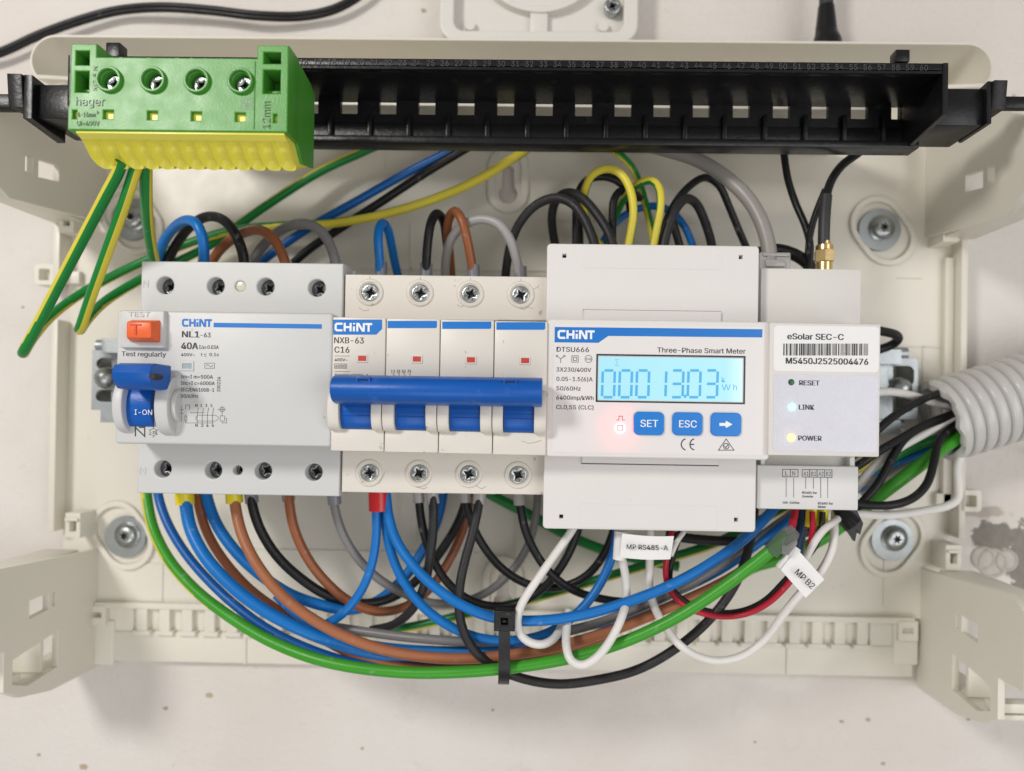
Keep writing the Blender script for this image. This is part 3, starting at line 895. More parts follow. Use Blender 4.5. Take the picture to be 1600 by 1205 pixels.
mb.prism_u(half(rr - .6, (v_a + v_b) / 2 - .5, 84.6, 18, 0.45), uv(196.5, 0, 88)[0] + .1, uv(246.5, 0, 88)[0] - .1, 0.0)
pv0, pv1 = uv(213, 603, 94)[1], uv(213, 571, 94)[1]
q0, q1 = uv(181, 590, 97)[0], uv(245, 590, 97)[0]
cv_ = (pv0 + pv1) / 2
prof = [(88, cv_ - 3.6), (93.5, cv_ - 4.1), (97.0, cv_ - 3.7), (99.0, cv_ - 1.6), (99.6, cv_ + .6), (98.6, cv_ + 2.6), (96, cv_ + 3.3), (88, cv_ + 3.2)]
mb.prism_u(prof, q0 + .4, q1 - .5, 0.5)
tog = mb.done('toggle', BLUEPL, rcd)
mb = MB()
text(mb, 'I-ON', 210, 238, 648, 8, 84.6 + (rr - .6) * .45 + .25, 0.0)
mb.done('printed_text', WHITEINK, tog)
u, v = uv(238, 590, 99)
MB().cyl(u + .3, v + .3, 95, 99.9, 0.9).done('pin_hole', RECESS, tog)
# print on the cover
h = HF + 0.06
mb = MB()
logo(mb, 285, 331, 498.5, 510.8, h)
mb.poly(prect(333.6, 505.6, 502.8, 512.6, h), h)
mb.done('logo', BLUEINK, rcd)
mb = MB()
for a_ in (('Test regularly', 190, 260, 556.5, 7.4), ('NL1', 284, 311, 527, 9.6, .03), ('-63', 313, 329, 527, 7.2), ('40A', 282.7, 308.8, 545.4, 10.3, .03),
           ('I', 311, 313, 545.2, 6), ('n', 318, 322, 545.2, 5), ('0.03A', 324, 341.6, 545.2, 5.6), ('400V~', 282.7, 304.3, 556.5, 4.8), ('t', 313.7, 316, 556.5, 5), ('0.1s', 327, 341.6, 556.5, 5),
           ('Im=I m=500A', 282.7, 333, 591.2, 5.6), ('Inc=I c=6000A', 282.7, 336, 601.2, 5.6), ('IEC/EN61008-1', 282.7, 335, 611.6, 5.6), ('50/60Hz', 282.7, 310, 621.6, 5.6)):
    text(mb, *a_[:5], h, *(a_[5:] or ()))
text(mb, '200224', 612.5, 589, 344, 5.2, h, rot=90)
mb.strokes([ln([(314, 545), (316, 540), (318, 545), (314, 545)], h), ln([(322.5, 552.5), (318.5, 554), (322.5, 555.5)], h), ln([(318.5, 556.8), (322.5, 556.8)], h)], .11, h)
mb.strokes([ln([(320, 567.5), (335, 567.5), (335, 575.5), (320, 575.5), (320, 567.5)], h), ln([(322.5, 572), (324.5, 569.5), (326.5, 571), (328.5, 573.2), (330.5, 573.2), (332.5, 570.5)], h)], .13, h)
DG = [[(284, 634), (284, 660)], [(281, 640), (287, 640)], [(281, 646), (287, 646)], [(290, 640), (290, 633), (296, 633), (296, 641)], [(289, 650), (292, 650), (292, 658), (289, 658), (289, 650)],
      [(290, 658), (290, 661), (334, 661)], [(310, 637), (308, 648), (308, 662)], [(318, 637), (316, 648), (316, 662)], [(326, 637), (324, 648), (324, 662)], [(334, 637), (332, 648), (332, 662)],
      [(309, 649), (337, 649), (341, 652), (341, 655), (337, 658), (309, 658), (306, 655), (306, 652), (309, 649)], [(297, 645), (320, 645)], [(344, 637), (350, 637), (350, 643), (344, 643), (344, 637)], [(347, 634), (347, 650)], [(340, 640), (353, 640)],
      [(344, 650), (351, 650), (351, 658), (344, 658), (344, 650)], [(347, 658), (347, 661), (354, 661), (354, 654), (351, 654)]]
mb.strokes([ln(q, h) for q in DG], .11, h)
for c_, x in (('N', 305), ('1', 313), ('3', 321), ('5', 329)): text(mb, c_, x, x + (3.5 if c_ == 'N' else 2.5), 636, 4.6, h)
for c_, x in (('N', 305), ('2', 314), ('4', 322), ('6', 330.5)): text(mb, c_, x, x + 3.6, 667, 4.6, h)
mb.strokes([ln([(211.5, 682), (211.5, 668), (226, 682), (226, 668), (217, 668)], h)], .38, h)
hexp = [(239.5 + 6 * math.cos(math.radians(60 * k + 30)), 675.5 + 6 * math.sin(math.radians(60 * k + 30))) for k in range(7)]
hexp[-1] = hexp[0]
mb.strokes([ln(hexp, h)] + [ln([(239.5 + 6 * math.cos(math.radians(60 * k + 30)), 675.5 + 6 * math.sin(math.radians(60 * k + 30))), (239.5 + 8.2 * math.cos(math.radians(60 * k + 30)), 675.5 + 8.2 * math.sin(math.radians(60 * k + 30)))], h) for k in range(6)], .14, h)
text(mb, '-25', 235.6, 243.6, 678, 4.6, h)
mb.done('printed_text', INK, rcd)
mb = MB()
a, b_, c, d = rect(282.5, 565, 302.5, 579, HF)
mb.plate([quad(a, b_, c, d), quad(a + .5, b_ - .4, c + .5, d - .6)], HF - .2, HF + .35, 0.1)
mb.done('window_frame', GREYPL, rcd)
mb = MB(); mb.poly(prect(284, 566.5, 301, 578, HF), HF + 0.05); mb.done('window_pane', mat('grey_window', (0.33, 0.42, 0.44), .2), rcd)

# ================================================================== four pole miniature breaker
mcb = thing('miniature_circuit_breaker', 'white four pole breaker with one long blue handle bar beside the meter', 'circuit breaker', P(690, 600, 25))
tX = [540.5, 619.3, 698.2, 777, 855]
bX = [540, 618, 695.5, 773, 850]
fX = [517.5, 601.5, 686.3, 771, 855]
tS = [(578, 457), (656.4, 458), (735, 459.3), (813.7, 460.7)]
bS = [(576.7, 739), (654.3, 739.8), (732.4, 741), (809.4, 742.3)]
flagx = [566.3, 651.6, 736, 820.6]
for i in range(4):
    mb = MB()
    tu0, tu1 = uv(tX[i], 460, HT)[0] + .06, uv(tX[i + 1], 460, HT)[0] - .06
    tv0, tv1 = uv((tX[i] + tX[i + 1]) / 2, 499, HT)[1], uv((tX[i] + tX[i + 1]) / 2, 431 + i, HT)[1]
    bv0, bv1 = uv((bX[i] + bX[i + 1]) / 2, 768 + i, HT)[1], uv((bX[i] + bX[i + 1]) / 2, 705, HT)[1]
    mb.plate([quad(tu0, tu1, tv0, tv1), circ(*uv(*tS[i], HT), 3.55, 28)], 57, HT, 0.4, res=2)
    mb.plate([quad(tu0, tu1, bv0, bv1), circ(*uv(*bS[i], HT), 3.55, 28)], 57, HT, 0.4, res=2)
    mb.box(tu0, tu1, bv0, tv1, 26, 56.9, 0.4)
    for (x, y) in (tS[i], bS[i]):
        u, v = uv(x, y, HT)
        mb.lathe(u, v, [(3.55, HT - 1), (3.6, HT + .35), (3.9, HT + .6), (4.35, HT + .6), (4.75, HT + .3), (4.9, HT - .2)], 32)
    # front block: label face, waist for the lever, foot
    fu0, fu1 = uv(fX[i], 600, HF)[0] + .12, uv(fX[i + 1], 600, HF)[0] - .12
    fa, fb = uv(690, 497.5 + i * .9, HF)[1], uv(690, 620, HF)[1]
    mb.box(fu0, fu1, fb, fa, 57.5, HF, 0.5, 2)
    ga, gb = uv(690, 672 + i * .5, HF)[1], uv(690, 707.5 + i * .6, HF)[1]
    mb.box(fu0, fu1, gb, ga, 57.5, HF, 0.5, 2)
    mb.box(fu0 + .4, fu1 - .4, ga - .2, fb + .2, 57.5, 77, 0.2, 1)
    # curved cheeks either side of the lever
    cv0, cv1 = ga - .3, fb + 2.0
    cm, cr = (cv0 + cv1) / 2, (cv1 - cv0) / 2
    lx0, lx1 = (531, 617, 702, 786.5)[i], (580, 665, 750, 834)[i]
    l0, l1 = uv(lx0, 650, HF + 3)[0], uv(lx1, 650, HF + 3)[0]
    pr = [(HF - 8, cm - cr)] + [(HF + 4.2 * math.sin(math.pi * (k / 14)) ** .7 if 0 < k < 14 else HF - 1, cm - cr * math.cos(math.pi * k / 14)) for k in range(15)] + [(HF - 8, cm + cr)]
    mb.prism_u(pr, fu0, l0 - .1, 0.35)
    mb.prism_u(pr, l1 + .1, fu1, 0.35)
    pole = mb.done('pole_housing', WARMPL, mcb)
    for (x, y) in (tS[i], bS[i]):
        u, v = uv(x, y, HT)
        screw_head(mcb, 'terminal_screw', u, v, 66.6, 68.8, 3.35, 'cross', STEEL, random.uniform(0, 1.5))
    mb = MB()
    pr = [(77.2, cm - cr)] + [(HF + 2.6 * math.sin(math.pi * k / 14), cm - (cr - .5) * math.cos(math.pi * k / 14)) for k in range(15)] + [(77.2, cm + cr)]
    mb.prism_u(pr, l0 + .05, l1 - .05, 0.2)
    for k in range(3):                      # shallow grip ribs
        mb.box(l0 + .6, l1 - .6, cm - 2.2 + 1.4 * k, cm - 1.9 + 1.4 * k, HF, HF + 2.85, 0.1, 1)
    mb.done('lever', BLUEPL, mcb)
    mb = MB(); y = 560 + i * 1.15
    mb.pbox(flagx[i] - 6.6, y - 4.3, flagx[i] + 6.6, y + 4.6, HF + .18, HF - .5, 0.1, 1)
    mb.done('red_indicator', REDPL, mcb)
    mb = MB()
    a, b_, c, d = rect(flagx[i] - 8, y - 5.6, flagx[i] + 8, y + 6, HF)
    mb.plate([quad(a, b_, c, d), quad(a + .28, b_ - .28, c + .28, d - .28)], HF - .1, HF + .3, 0.08)
    mb.done('indicator_frame', WARMPL, mcb)
# handle bar tying the four levers
mb = MB()
q0, q1 = uv(516.5, 610, 98)[0], uv(847, 612, 98)[0]
va, vb_ = uv(690, 588.5, 98)[1], uv(690, 632, 98)[1]
cm, cr = (va + vb_) / 2, (va - vb_) / 2
pr = [(88 + 11.0 * math.sin(math.pi * k / 20) ** .5, cm - cr * math.cos(math.pi * k / 20)) for k in range(1, 20)]
pr = [(88, cm - cr * .9), (92.4, cm - cr)] + pr[1:-1] + [(92.4, cm + cr), (88, cm + cr * .9)]
mb.prism_u(pr, q0, q1, 0.35)
mb.box(q0 + .3, q1 - .3, cm - cr * .62, cm - cr * .52, 95, 98.4, 0.1, 1)
bar = mb.done('handle_bar', BLUEPL, mcb)
for (x0, x1, y0, y1) in ((557, 578, 590, 601), (787, 807, 593, 604)):
    mb = MB(); a, b_, c, d = rect(x0, y0, x1, y1, 98.4)
    mb.plate([quad(a, b_, c, d), quad(a + .35, b_ - .3, c + .3, d - .35)], 96.5, 98.75, 0.1)
    mb.box(a + .3, b_ - .3, c + .3, d - .3, 96, 98.35, 0.05, 1, mi=1)
    mb.box(a + (b_ - a) * .4, b_ - .5, c + .3, d - 1.1, 96, 98.6, 0.1, 1)
    mb.done('notch', [BLUEPL, mat('notch_shade', (0.002, 0.012, 0.06), .5)], bar)
h = HF + 0.06
mb = MB()
def cut(x0, y0, x1, y1, c):
    return [uv(x0, y1, h), uv(x1 - c, y1, h), uv(x1, y1 - c, h), uv(x1, y0, h), uv(x0, y0, h)]
mb.poly(cut(520.5, 499.5, 597, 523, 9), h)
for (x0, x1, y0, y1) in ((605.6, 682.8, 501.5, 512.8), (691, 767.6, 502.6, 514), (775.6, 852, 503.6, 515.4)):
    mb.poly(cut(x0, y0, x1, y1, 2), h)
mb.done('label_strip', BLUEINK, mcb)
mb = MB(); logo(mb, 523.5, 581.5, 504.6, 518.2, h + .06); mb.done('logo', WHITEINK, mcb)
mb = MB()
for a_ in (('NXB-63', 522, 568.4, 536.2, 9.3), ('C16', 522.4, 545.6, 551, 9.3), ('400V~', 522.6, 543, 564.4, 4.7), ('6000', 524, 540, 574.6, 4.8), ('IEC/EN60898-1', 522.6, 575.7, 589, 5)):
    text(mb, *a_, h)
mb.strokes([ln([(522.6, 556.2), (546.5, 556.5)], h), ln([(522.6, 580.4), (546.5, 580.8)], h), ln([(522.6, 568.6), (541.6, 568.8), (541.6, 575.8), (522.6, 575.6), (522.6, 568.6)], h)], .12, h)
for k, c_ in enumerate('1357'):
    x = 611 + 8.4 * k
    text(mb, c_, x, x + (2 if c_ == '1' else 3), 583, 5, h)
    mb.strokes([ln([(x + 5, 577.5), (x + 5, 582.5), (x + 3.4, 585), (x + 6.4, 588.5)], h), ln([(x + 3.4, 579.5), (x + 6.4, 580.7)], h)], .14, h)
mb.done('printed_text', INK, mcb)

mb = MB(); hs_ = HT + .04
mb.strokes([ln(q, hs_) for q in ([(810, 481), (818, 484), (826, 480), (834, 483)], [(833, 452), (840, 449), (842, 446)], [(561, 481), (568, 486), (577, 484)], [(578, 432), (578, 441)], [(657, 433), (657, 442)], [(735, 434), (735, 443)], [(814, 435), (814, 445)], [(714, 476), (720, 480), (726, 477)],
   [(735, 762), (744, 759), (752, 764), (760, 760)], [(650, 761), (662, 764), (668, 761)], [(592, 756), (599, 744), (601, 737)])], .14, hs_)
mb.done('scuff_mark', mat('grime', (0.28, 0.24, 0.19), .7), mcb)
mb = MB(); hs_ = HF + .04
mb.strokes([ln(q, hs_) for q in ([(815, 689), (826, 693), (838, 691), (846, 688)], [(592, 700), (595, 697), (597, 701), (593, 702)], [(690, 702), (693, 704)])], .13, hs_)
mb.done('scuff_mark', mat('grime', (0.28, 0.24, 0.19), .7), mcb)

# ================================================================== three phase meter
HC, HM = 74.0, 84.0
met = thing('smart_meter', 'white three phase meter with lit blue display and three blue buttons', 'energy meter', P(1025, 600, 25))
mb = MB()
c0, c1, cv0, cv1 = rect(857, 384.5, 1185, 505, HC)
d0, d1, dv0, dv1 = rect(850, 708, 1178, 827, HC)
e0, e1 = (c0 + d0) / 2, (c1 + d1) / 2
sq = lambda x, y: prect(x - 5, y - 5, x + 5, y + 5, HC)
mb.plate([rrect(e0, e1, cv0, cv1, .9, 3), sq(882, 399.5), sq(1158, 401.5)], 68, HC, 0.45, res=2)
mb.box(e0 - .25, e1 + .1, cv0, cv1 - 1, 30, 67.9, 0.4)
mb.done('terminal_cover', METERPL, met)
mb = MB()
mb.plate([rrect(e0, e1, dv0, dv1, .9, 3), sq(877, 807.5), sq(1150.5, 812.5)], 68, HC, 0.45, res=2)
mb.box(e0 - .25, e1 + .1, dv0 + 1, dv1, 30, 67.9, 0.4)
mb.done('terminal_cover', METERPL, met)
for x, y in ((882, 399.5), (1158, 401.5), (877, 807.5), (1150.5, 812.5)):
    MB().poly(prect(x - 5.4, y - 5.4, x + 5.4, y + 5.4, 70), 70.5).done('sealing_hole', mat('hole_dark', (0.045, 0.035, 0.03), .6), met)
                                                   # thin moulded panel outlines on the covers
for (x0, y0, x1, y1) in ((912, 386.5, 1128, 420), (906, 789, 1121, 826)):
    a, b_, c, d = rect(x0, y0, x1, y1, HC)
    MB().plate([rrect(a, b_, c, d, 1.0, 3)], HC - .3, HC + .12, 0.05).done('cover_panel', METERPL, met)
for (x0, y0, x1, y1) in ((912, 486, 1126, 504), (909, 713, 1122, 725)):
    a, b_, c, d = rect(x0, y0, x1, y1, HC)
    MB().box(a, b_, c, d, HC - .5, HC + .9, 0.12, 1).done('cover_tongue', METERPL, met)
for (x0, y0, x1, y1) in ((911, 485, 1127, 486.4), (908, 725, 1123, 727)):
    MB().pbox(x0, y0, x1, y1, HC + .08, HC - .2, 0.0).done('panel_gap', mat('gap_shade', (0.10, 0.09, 0.085), .7), met)
mb = MB()
m0, m1, n0, n1 = rect(856, 503, 1201, 714, HM)
mb.box(e0 + .5, e1 - .5, n0 + .5, n1 - .5, 30, 80, 0.3)
lcd = rect(931.5, 555, 1164, 629.8, HM)
mb.plate([rrect(m0, m1, n0, n1, 1.0, 3), quad(lcd[0] + .3, lcd[1] - .3, lcd[2] + .3, lcd[3] - .3)], 72, HM, 0.5, res=2)
mb.done('front_housing', METERPL, met)
h = HM + .12
mb = MB()
a, b_, c, d = rect(864, 508.5, 1194, 709.5, HM)
lcd = rect(931.5, 555, 1164, 629.8, HM)
mb.plate([rrect(a, b_, c, d, .8, 3), quad(*lcd)], HM + .02, h, 0.0)
mb.done('face_label', FACEPL, met)
h += .05
mb = MB()
mb.poly([uv(866.5, 535, h), uv(935, 535.8, h), uv(950.5, 525, h), uv(1191, 527.4, h), uv(1191.5, 514.6, h), uv(866.8, 511, h)], h)
mb.done('header_band', BLUEINK, met)
mb = MB(); logo(mb, 872, 929, 516, 530, h + .06); mb.done('logo', WHITEINK, met)
mb = MB()
for a_ in (('DTSU666', 869.5, 919.8, 549.6, 7.6), ('Three-Phase Smart Meter', 1027, 1164, 550.8, 7.8), ('3X230/400V', 869.3, 923.4, 580.6, 6.4), ('0.05-1.5(6)A', 869.3, 925.6, 595.2, 6.4),
           ('50/60Hz', 869.3, 907, 610, 6.4), ('6400imp/kWh', 869, 927, 624.4, 6.4), ('Cl.0,5S (Cl.C)', 869, 927, 639.2, 6.4)):
    text(mb, *a_, h)
text(mb, '0.5S', 915.4, 924, 562.8, 3.4, h)
def cir(cx, cy, r, n=18): 
    q = [(cx + r * math.cos(2 * math.pi * k / n), cy + r * math.sin(2 * math.pi * k / n)) for k in range(n)]
    return q + [q[0]]
LN = [cir(919.6, 561, 5.6), [(893.5, 556), (903.5, 556), (903.5, 566), (893.5, 566), (893.5, 556)], [(896, 558.5), (901, 558.5), (901, 563.5), (896, 563.5), (896, 558.5)],
      [(876, 567), (876, 561), (871, 557)], [(876, 561), (881, 557)], cir(870.3, 556.4, 1.5, 8), cir(881.8, 556.4, 1.5, 8)]
mb.strokes([ln(q, h) for q in LN], .16, h)
mb.strokes([ln([(963, 656.5), (967, 656.5), (967, 650.5), (972.5, 650.5), (972.5, 656.5), (976.5, 656.5)], h)], .2, h)
mb.strokes([ln([(1073.5 + 0 - 9 * math.sin(math.radians(t)) , 694.5 - 9 * math.cos(math.radians(t))) for t in range(15, 166, 15)], h),
            ln([(1087 - 9 * math.sin(math.radians(t)), 694.5 - 9 * math.cos(math.radians(t))) for t in range(15, 166, 15)], h), ln([(1078.5, 694.5), (1084.5, 694.5)], h)], .38, h)
mb.strokes([ln([(1134.7, 686), (1146.8, 703.5), (1122.6, 703.5), (1134.7, 686)], h), ln(cir(1134.7, 697.3, 4.4), h), ln([(1131.8, 697), (1134.2, 699.6), (1137.8, 694.4)], h)], .24, h)
mb.done('printed_text', INK, met)
# display
mb = MB()
a, b_, c, d = lcd
mb.plate([quad(a, b_, c, d), quad(a + .42, b_ - .42, c + .42, d - .42)], HM - .8, HM + .25, 0.05)
scr = mb.done('display_bezel', mat('bezel_dark', (0.02, 0.03, 0.04), .3), met)
mb = MB(); mb.poly(quad(a + .3, b_ - .3, c + .3, d - .3), HM - .35)
def lcd_mat():
    m = bpy.data.materials.new('backlit_lcd'); m.use_nodes = True
    nt = m.node_tree; b = nt.nodes['Principled BSDF']
    b.inputs['Base Color'].default_value = (0.05, 0.12, 0.14, 1); b.inputs['Roughness'].default_value = 0.35
    tc = nt.nodes.new('ShaderNodeTexCoord'); sp = nt.nodes.new('ShaderNodeSeparateXYZ')
    nt.links.new(tc.outputs['Generated'], sp.inputs[0])
    cr = nt.nodes.new('ShaderNodeValToRGB')
    cr.color_ramp.elements[0].position = 0.0; cr.color_ramp.elements[0].color = (0.40, 0.74, 0.83, 1)
    cr.color_ramp.elements[1].position = 1.0; cr.color_ramp.elements[1].color = (0.72, 0.95, 1.0, 1)
    e = cr.color_ramp.elements.new(0.88); e.color = (0.44, 0.78, 0.86, 1)
    nt.links.new(sp.outputs['X'], cr.inputs['Fac'])
    nt.links.new(cr.outputs['Color'], b.inputs['Emission Color'])
    b.inputs['Emission Strength'].default_value = 0.86
    return m
mb.done('display', lcd_mat(), met)
# seven segment figures
segs = {'0': 'abcdef', '1': 'bc', '3': 'abgcd'}
hd = HM - .28
mb = MB()
def digit(ch, x):
    w_, y0, y1 = 18.8, 579.0, 620.8
    ym = (y0 + y1) / 2; g = 1.6; tck = 2.1
    sl = lambda xx, yy: (xx + (y1 - yy) * 0.035, yy)
    def seg(p, q):
        p, q = sl(*p), sl(*q)
        mb.strokes([ln([p, q], hd)], tck * 2 * mmpx(hd) * .5, hd)
    L = {'a': ((x + g + 1, y0), (x + w_ - g - 1, y0)), 'g': ((x + g + 1, ym), (x + w_ - g - 1, ym)), 'd': ((x + g + 1, y1), (x + w_ - g - 1, y1)),
         'f': ((x, y0 + g), (x, ym - g)), 'e': ((x, ym + g), (x, y1 - g)), 'b': ((x + w_, y0 + g), (x + w_, ym - g)), 'c': ((x + w_, ym + g), (x + w_, y1 - g))}
    for s_ in segs[ch]:
        for o_ in (-1.0, 1.0):
            (p, q) = L[s_]
            if s_ in 'agd': seg((p[0] - o_ * 0, p[1] + o_), (q[0], q[1] + o_))
            else: seg((p[0] + o_, p[1]), (q[0] + o_, q[1]))
for k, ch in enumerate('0001303'): digit(ch, 940.5 + 26.8 * k)
mb.poly(prect(1068.6, 617.0, 1072.4, 622.0, hd), hd)
text(mb, 'k', 1127.6, 1133.4, 597.4, 8.4, hd, 0.0)
text(mb, 'W', 1127.6, 1141.5, 609.8, 9, hd, 0.0); text(mb, 'h', 1145.8, 1151.6, 609.8, 9, hd, 0.0)
mb.strokes([ln([(968, 562), (961.5, 562), (965, 566.5), (961.5, 571.5), (968, 571.5)], hd)], .13, hd)
mb.done('display_figures', mat('lcd_segment', (0.03, 0.17, 0.27), .4, var=0, emit=(0.07, 0.33, 0.62), estr=0.8), met)
# buttons
for (x0, x1, y0, y1, s_) in ((991.5, 1036.3, 645, 678.6, 'SET'), (1052, 1096.6, 645.8, 679.2, 'ESC'), (1112, 1157, 646.4, 680, '>')):
    a, b_, c, d = rect(x0, y0, x1, y1, HM + .8)
    mb = MB(); mb.plate([rrect(a, b_, c, d, 1.4, 5)], HM - .1, HM + .9, 0.3, res=3)
    bt = mb.done('button', BLUEBTN, met)
    mb = MB(); hb = HM + .96
    if s_ == '>':
        mb.poly([uv(x, y, hb) for x, y in ((1124, 661), (1134, 661), (1134, 657.4), (1144.6, 663.2), (1134, 669), (1134, 665.6), (1124, 665.6))][::-1], hb)
    else: text(mb, s_, x0 + 9, x1 - 8.5, y0 + 22, 11, hb, 0.012)
    mb.done('button_mark', WHITEINK, bt)
def led(parent, x, y, h, r, name, emit, estr, lampcol=None, power=0.0):
    u, v = uv(x, y, h)
    mb = MB(); mb.lathe(u, v, [(0, h + .12), (r * .7, h + .10), (r, h + .02), (r, h - .2)], 20)
    o = mb.done(name, mat(name + '_' + str(x), tuple(min(1, c * .6) for c in emit), .3, var=0, emit=emit, estr=estr), parent)
    if power:
        l = bpy.data.lights.new(name + '_glow', 'POINT'); l.energy = power; l.color = lampcol; l.shadow_soft_size = 0.0004
        lo = bpy.data.objects.new(name + '_glow', l); COL.objects.link(lo); lo.location = W(u, v, h + 1.1) - parent.location; lo.parent = parent
    return o
led(met, 969, 669, h, 1.9, 'pulse_lamp', (1.0, 0.50, 0.47), 1.5, (1.0, 0.015, 0.025), 0.0026)
mb = MB(); hq = h + .2
mb.strokes([ln([(965.4, 664.8), (972.8, 664.8), (972.8, 672.2), (965.4, 672.2), (965.4, 664.8)], hq)], .22, hq); mb.done('lamp_mark', mat('lamp_outline', (0.35, 0.05, 0.08), .4), met)

# ================================================================== solar controller
HS = 86.0
ctl = thing('solar_controller', 'ivory controller module with silver panel and status lights, at the right end of the rail', 'controller', P(1280, 600, 25))
mb = MB()
a, b_, c, d = rect(1187, 420, 1345, 505, HT)
a2, b2, c2, d2 = rect(1184, 706, 1342, 790, HT)
sa, sb = (a + a2) / 2 + .3, (b_ + b2) / 2
mb.box(sa, sb, c - 1, d, 26, HT, 0.35)
mb.box(sa, sb, c2, d2, 26, HT - 3, 0.35)
mb.box(sa + .3, sb - .3, c2 + 3, d - 3, 26.5, 65, 0.3)
mb.done('housing', CTRLPL, ctl)
mb = MB()
a, b_, c, d = rect(1201.5, 505, 1375.5, 713, HS)
mb.box(a, b_, c, d, 58, HS, 0.55, 2)
mb.done('front_cover', CTRLPL, ctl)
mb = MB()
a, b_, c, d = rect(1183, 728, 1341.5, 796.5, 71)
mb.box(a, b_, c, d, 60, 71, 0.5, 2)
for x in (1192, 1331): mb.pbox(x - 3.5, 715, x + 3.5, 731, 69.5, 60, 0.2, 1)
tc_ = mb.done('terminal_flap', mat('flap_plastic', (0.66, 0.655, 0.65), .4, var=.015), ctl)
def sheet(x0, y0, x1, y1, h0, h1, r=1.0):
    a, b_, c, d = rect(x0, y0, x1, y1, h1)
    m = MB(); m.plate([rrect(a, b_, c, d, r, 5)], h0, h1, 0.0); return m
sheet(1209, 509.5, 1373.5, 581, HS - .1, HS + .1, 1.4).done('serial_label', PAPER, ctl)
sheet(1208.5, 586, 1371.5, 706, HS - .1, HS + .12, .8).done('silver_panel', SILVER, ctl)
h = HS + .17
mb = MB()
text(mb, 'eSolar SEC-C', 1230, 1316.6, 530.2, 9.2, h, .02)
text(mb, 'M5450J2525004476', 1227.7, 1354.5, 568.4, 9.4, h, .02)
mb.done('printed_text', INK, ctl)
mb = MB()
random.seed(11)
x = 1224.0
while x < 1357.5:
    w_ = random.choice((.8, .8, 1.2, 1.9, 2.6)); mb.poly(prect(x, 537, x + w_, 555.6, h), h); x += w_ + random.choice((.8, .9, 1.3, 2.1))
mb.done('barcode', INK, ctl)
mb = MB(); h = HS + .18
for a_ in (('RESET', 1248.6, 1279.6, 602, 7.6), ('LINK', 1248, 1271.4, 640, 7.6), ('POWER', 1247, 1282.8, 688.4, 7.6)): text(mb, *a_, h, .015)
mb.done('panel_text', INK, ctl)
led(ctl, 1236.4, 597.4, h - .05, 1.05, 'reset_lamp', (0.01, 0.09, 0.03), 0.35)  # dim green RESET light, glowing by emission
led(ctl, 1237.4, 636, h, 1.35, 'link_lamp', (0.42, 1.0, 0.74), 0.95, (0.3, 1.0, 0.75), 0.00004)
led(ctl, 1236.4, 684, h, 1.35, 'power_lamp', (1.0, 0.74, 0.30), 1.05, (1.0, 0.7, 0.2), 0.00005)
h = 71.06
mb = MB()
LN = [[(1222.7, 733.4), (1247, 733.6), (1247, 745.2), (1222.7, 745), (1222.7, 733.4)], [(1235, 733.4), (1235, 745)], [(1253.5, 733.8), (1300, 734.4), (1300, 746), (1253.5, 745.4), (1253.5, 733.8)],
      [(1265, 734), (1265, 745.4)], [(1276.6, 734), (1276.6, 745.4)], [(1288.4, 734), (1288.4, 745.4)]]
mb.strokes([ln(q, h) for q in LN], .2, h)
mb.strokes([ln([(x, 746.4), (x, y)], h) for x, y in ((1228.4, 777), (1240.2, 777.4), (1259, 763.5), (1271, 763.8), (1282.4, 778), (1293.4, 778.2))], .16, h)
for s_, x in (('L', 1227), ('N', 1238)): text(mb, s_, x, x + 4.4, 743, 6.6, h, 0.0)
for s_, x in (('A1', 1255.6), ('B1', 1267.4), ('A2', 1279), ('B2', 1290.6)): text(mb, s_, x, x + 7.6, 743.6, 6.4, h, 0.0)
for a_ in (('100-240Vac', 1222.6, 1249, 787, 3.4), ('RS485 for', 1253.4, 1276, 771.6, 3.6), ('Inverter', 1253.4, 1270.4, 777.4, 3.6), ('RS485 for', 1278, 1301, 788.4, 3.6), ('Meter', 1278, 1290.4, 793.8, 3.6)): text(mb, *a_, h, .015)
mb.done('printed_text', INK, tc_)

# ================================================================== black terminal carrier across the top
car = thing('terminal_carrier', 'long black plastic carrier with square openings spanning the top of the box', 'terminal carrier', P(800, 150, 60))
HB, HFc = 61.0, 88.0
cl, crr = uv(108, 110, HFc)[0], uv(1480, 118, HFc)[0]
vtop = uv(900, 93, HFc)[1]; vled = uv(900, 109, HFc)[1]
vback0 = uv(900, 233, HB)[1]; 
mb = MB()
mb.box(cl, crr, vled, vtop, HFc - 3.2, HFc, 0.6); mb.box(cl + .2, crr - .3, vtop - 2.2, vtop - .3, HB - 2.0, HFc - 2, 0.3)                            # upper beam with the engraved scale
hc = [545.5, 606, 667, 728, 790, 850.5, 912, 973.6, 1034.5, 1096, 1158.5, 1221, 1281.5, 1343, 1400]
hol = []
for i, x in enumerate([545.5 - 61.5 * k for k in range(5, 0, -1)] + hc):
    w_ = 13.2 if x < 1390 else 7
    a, b_, c, d = rect(x - w_, 152.5, x + w_, 178, HB)
    hol.append(quad(a, b_, c, d))
ue = uv(1418, 180, HB)[0]
hv0, hv1 = hol[5][0][1], hol[5][2][1]
mb.box(cl, ue, vback0, hv0, HB - 2.2, HB, 0.0)
mb.box(cl, ue, hv1, vtop - .8, HB - 2.2, HB, 0.0)
xs_ = [cl] + [q_ for hq in hol for q_ in (hq[0][0], hq[1][0])] + [ue]
for a_, b_ in zip(xs_[0::2], xs_[1::2]): mb.box(a_, b_, hv0, hv1, HB - 2.2, HB, 0.0)
vl0, vl1 = uv(900, 233, HB + 4)[1], uv(900, 219, HB + 5)[1]
mb.box(cl, ue + 1.6, vback0 - .4, vback0 + 2.2, HB - 2.4, HB + 5.5, 0.4)     # lower lip
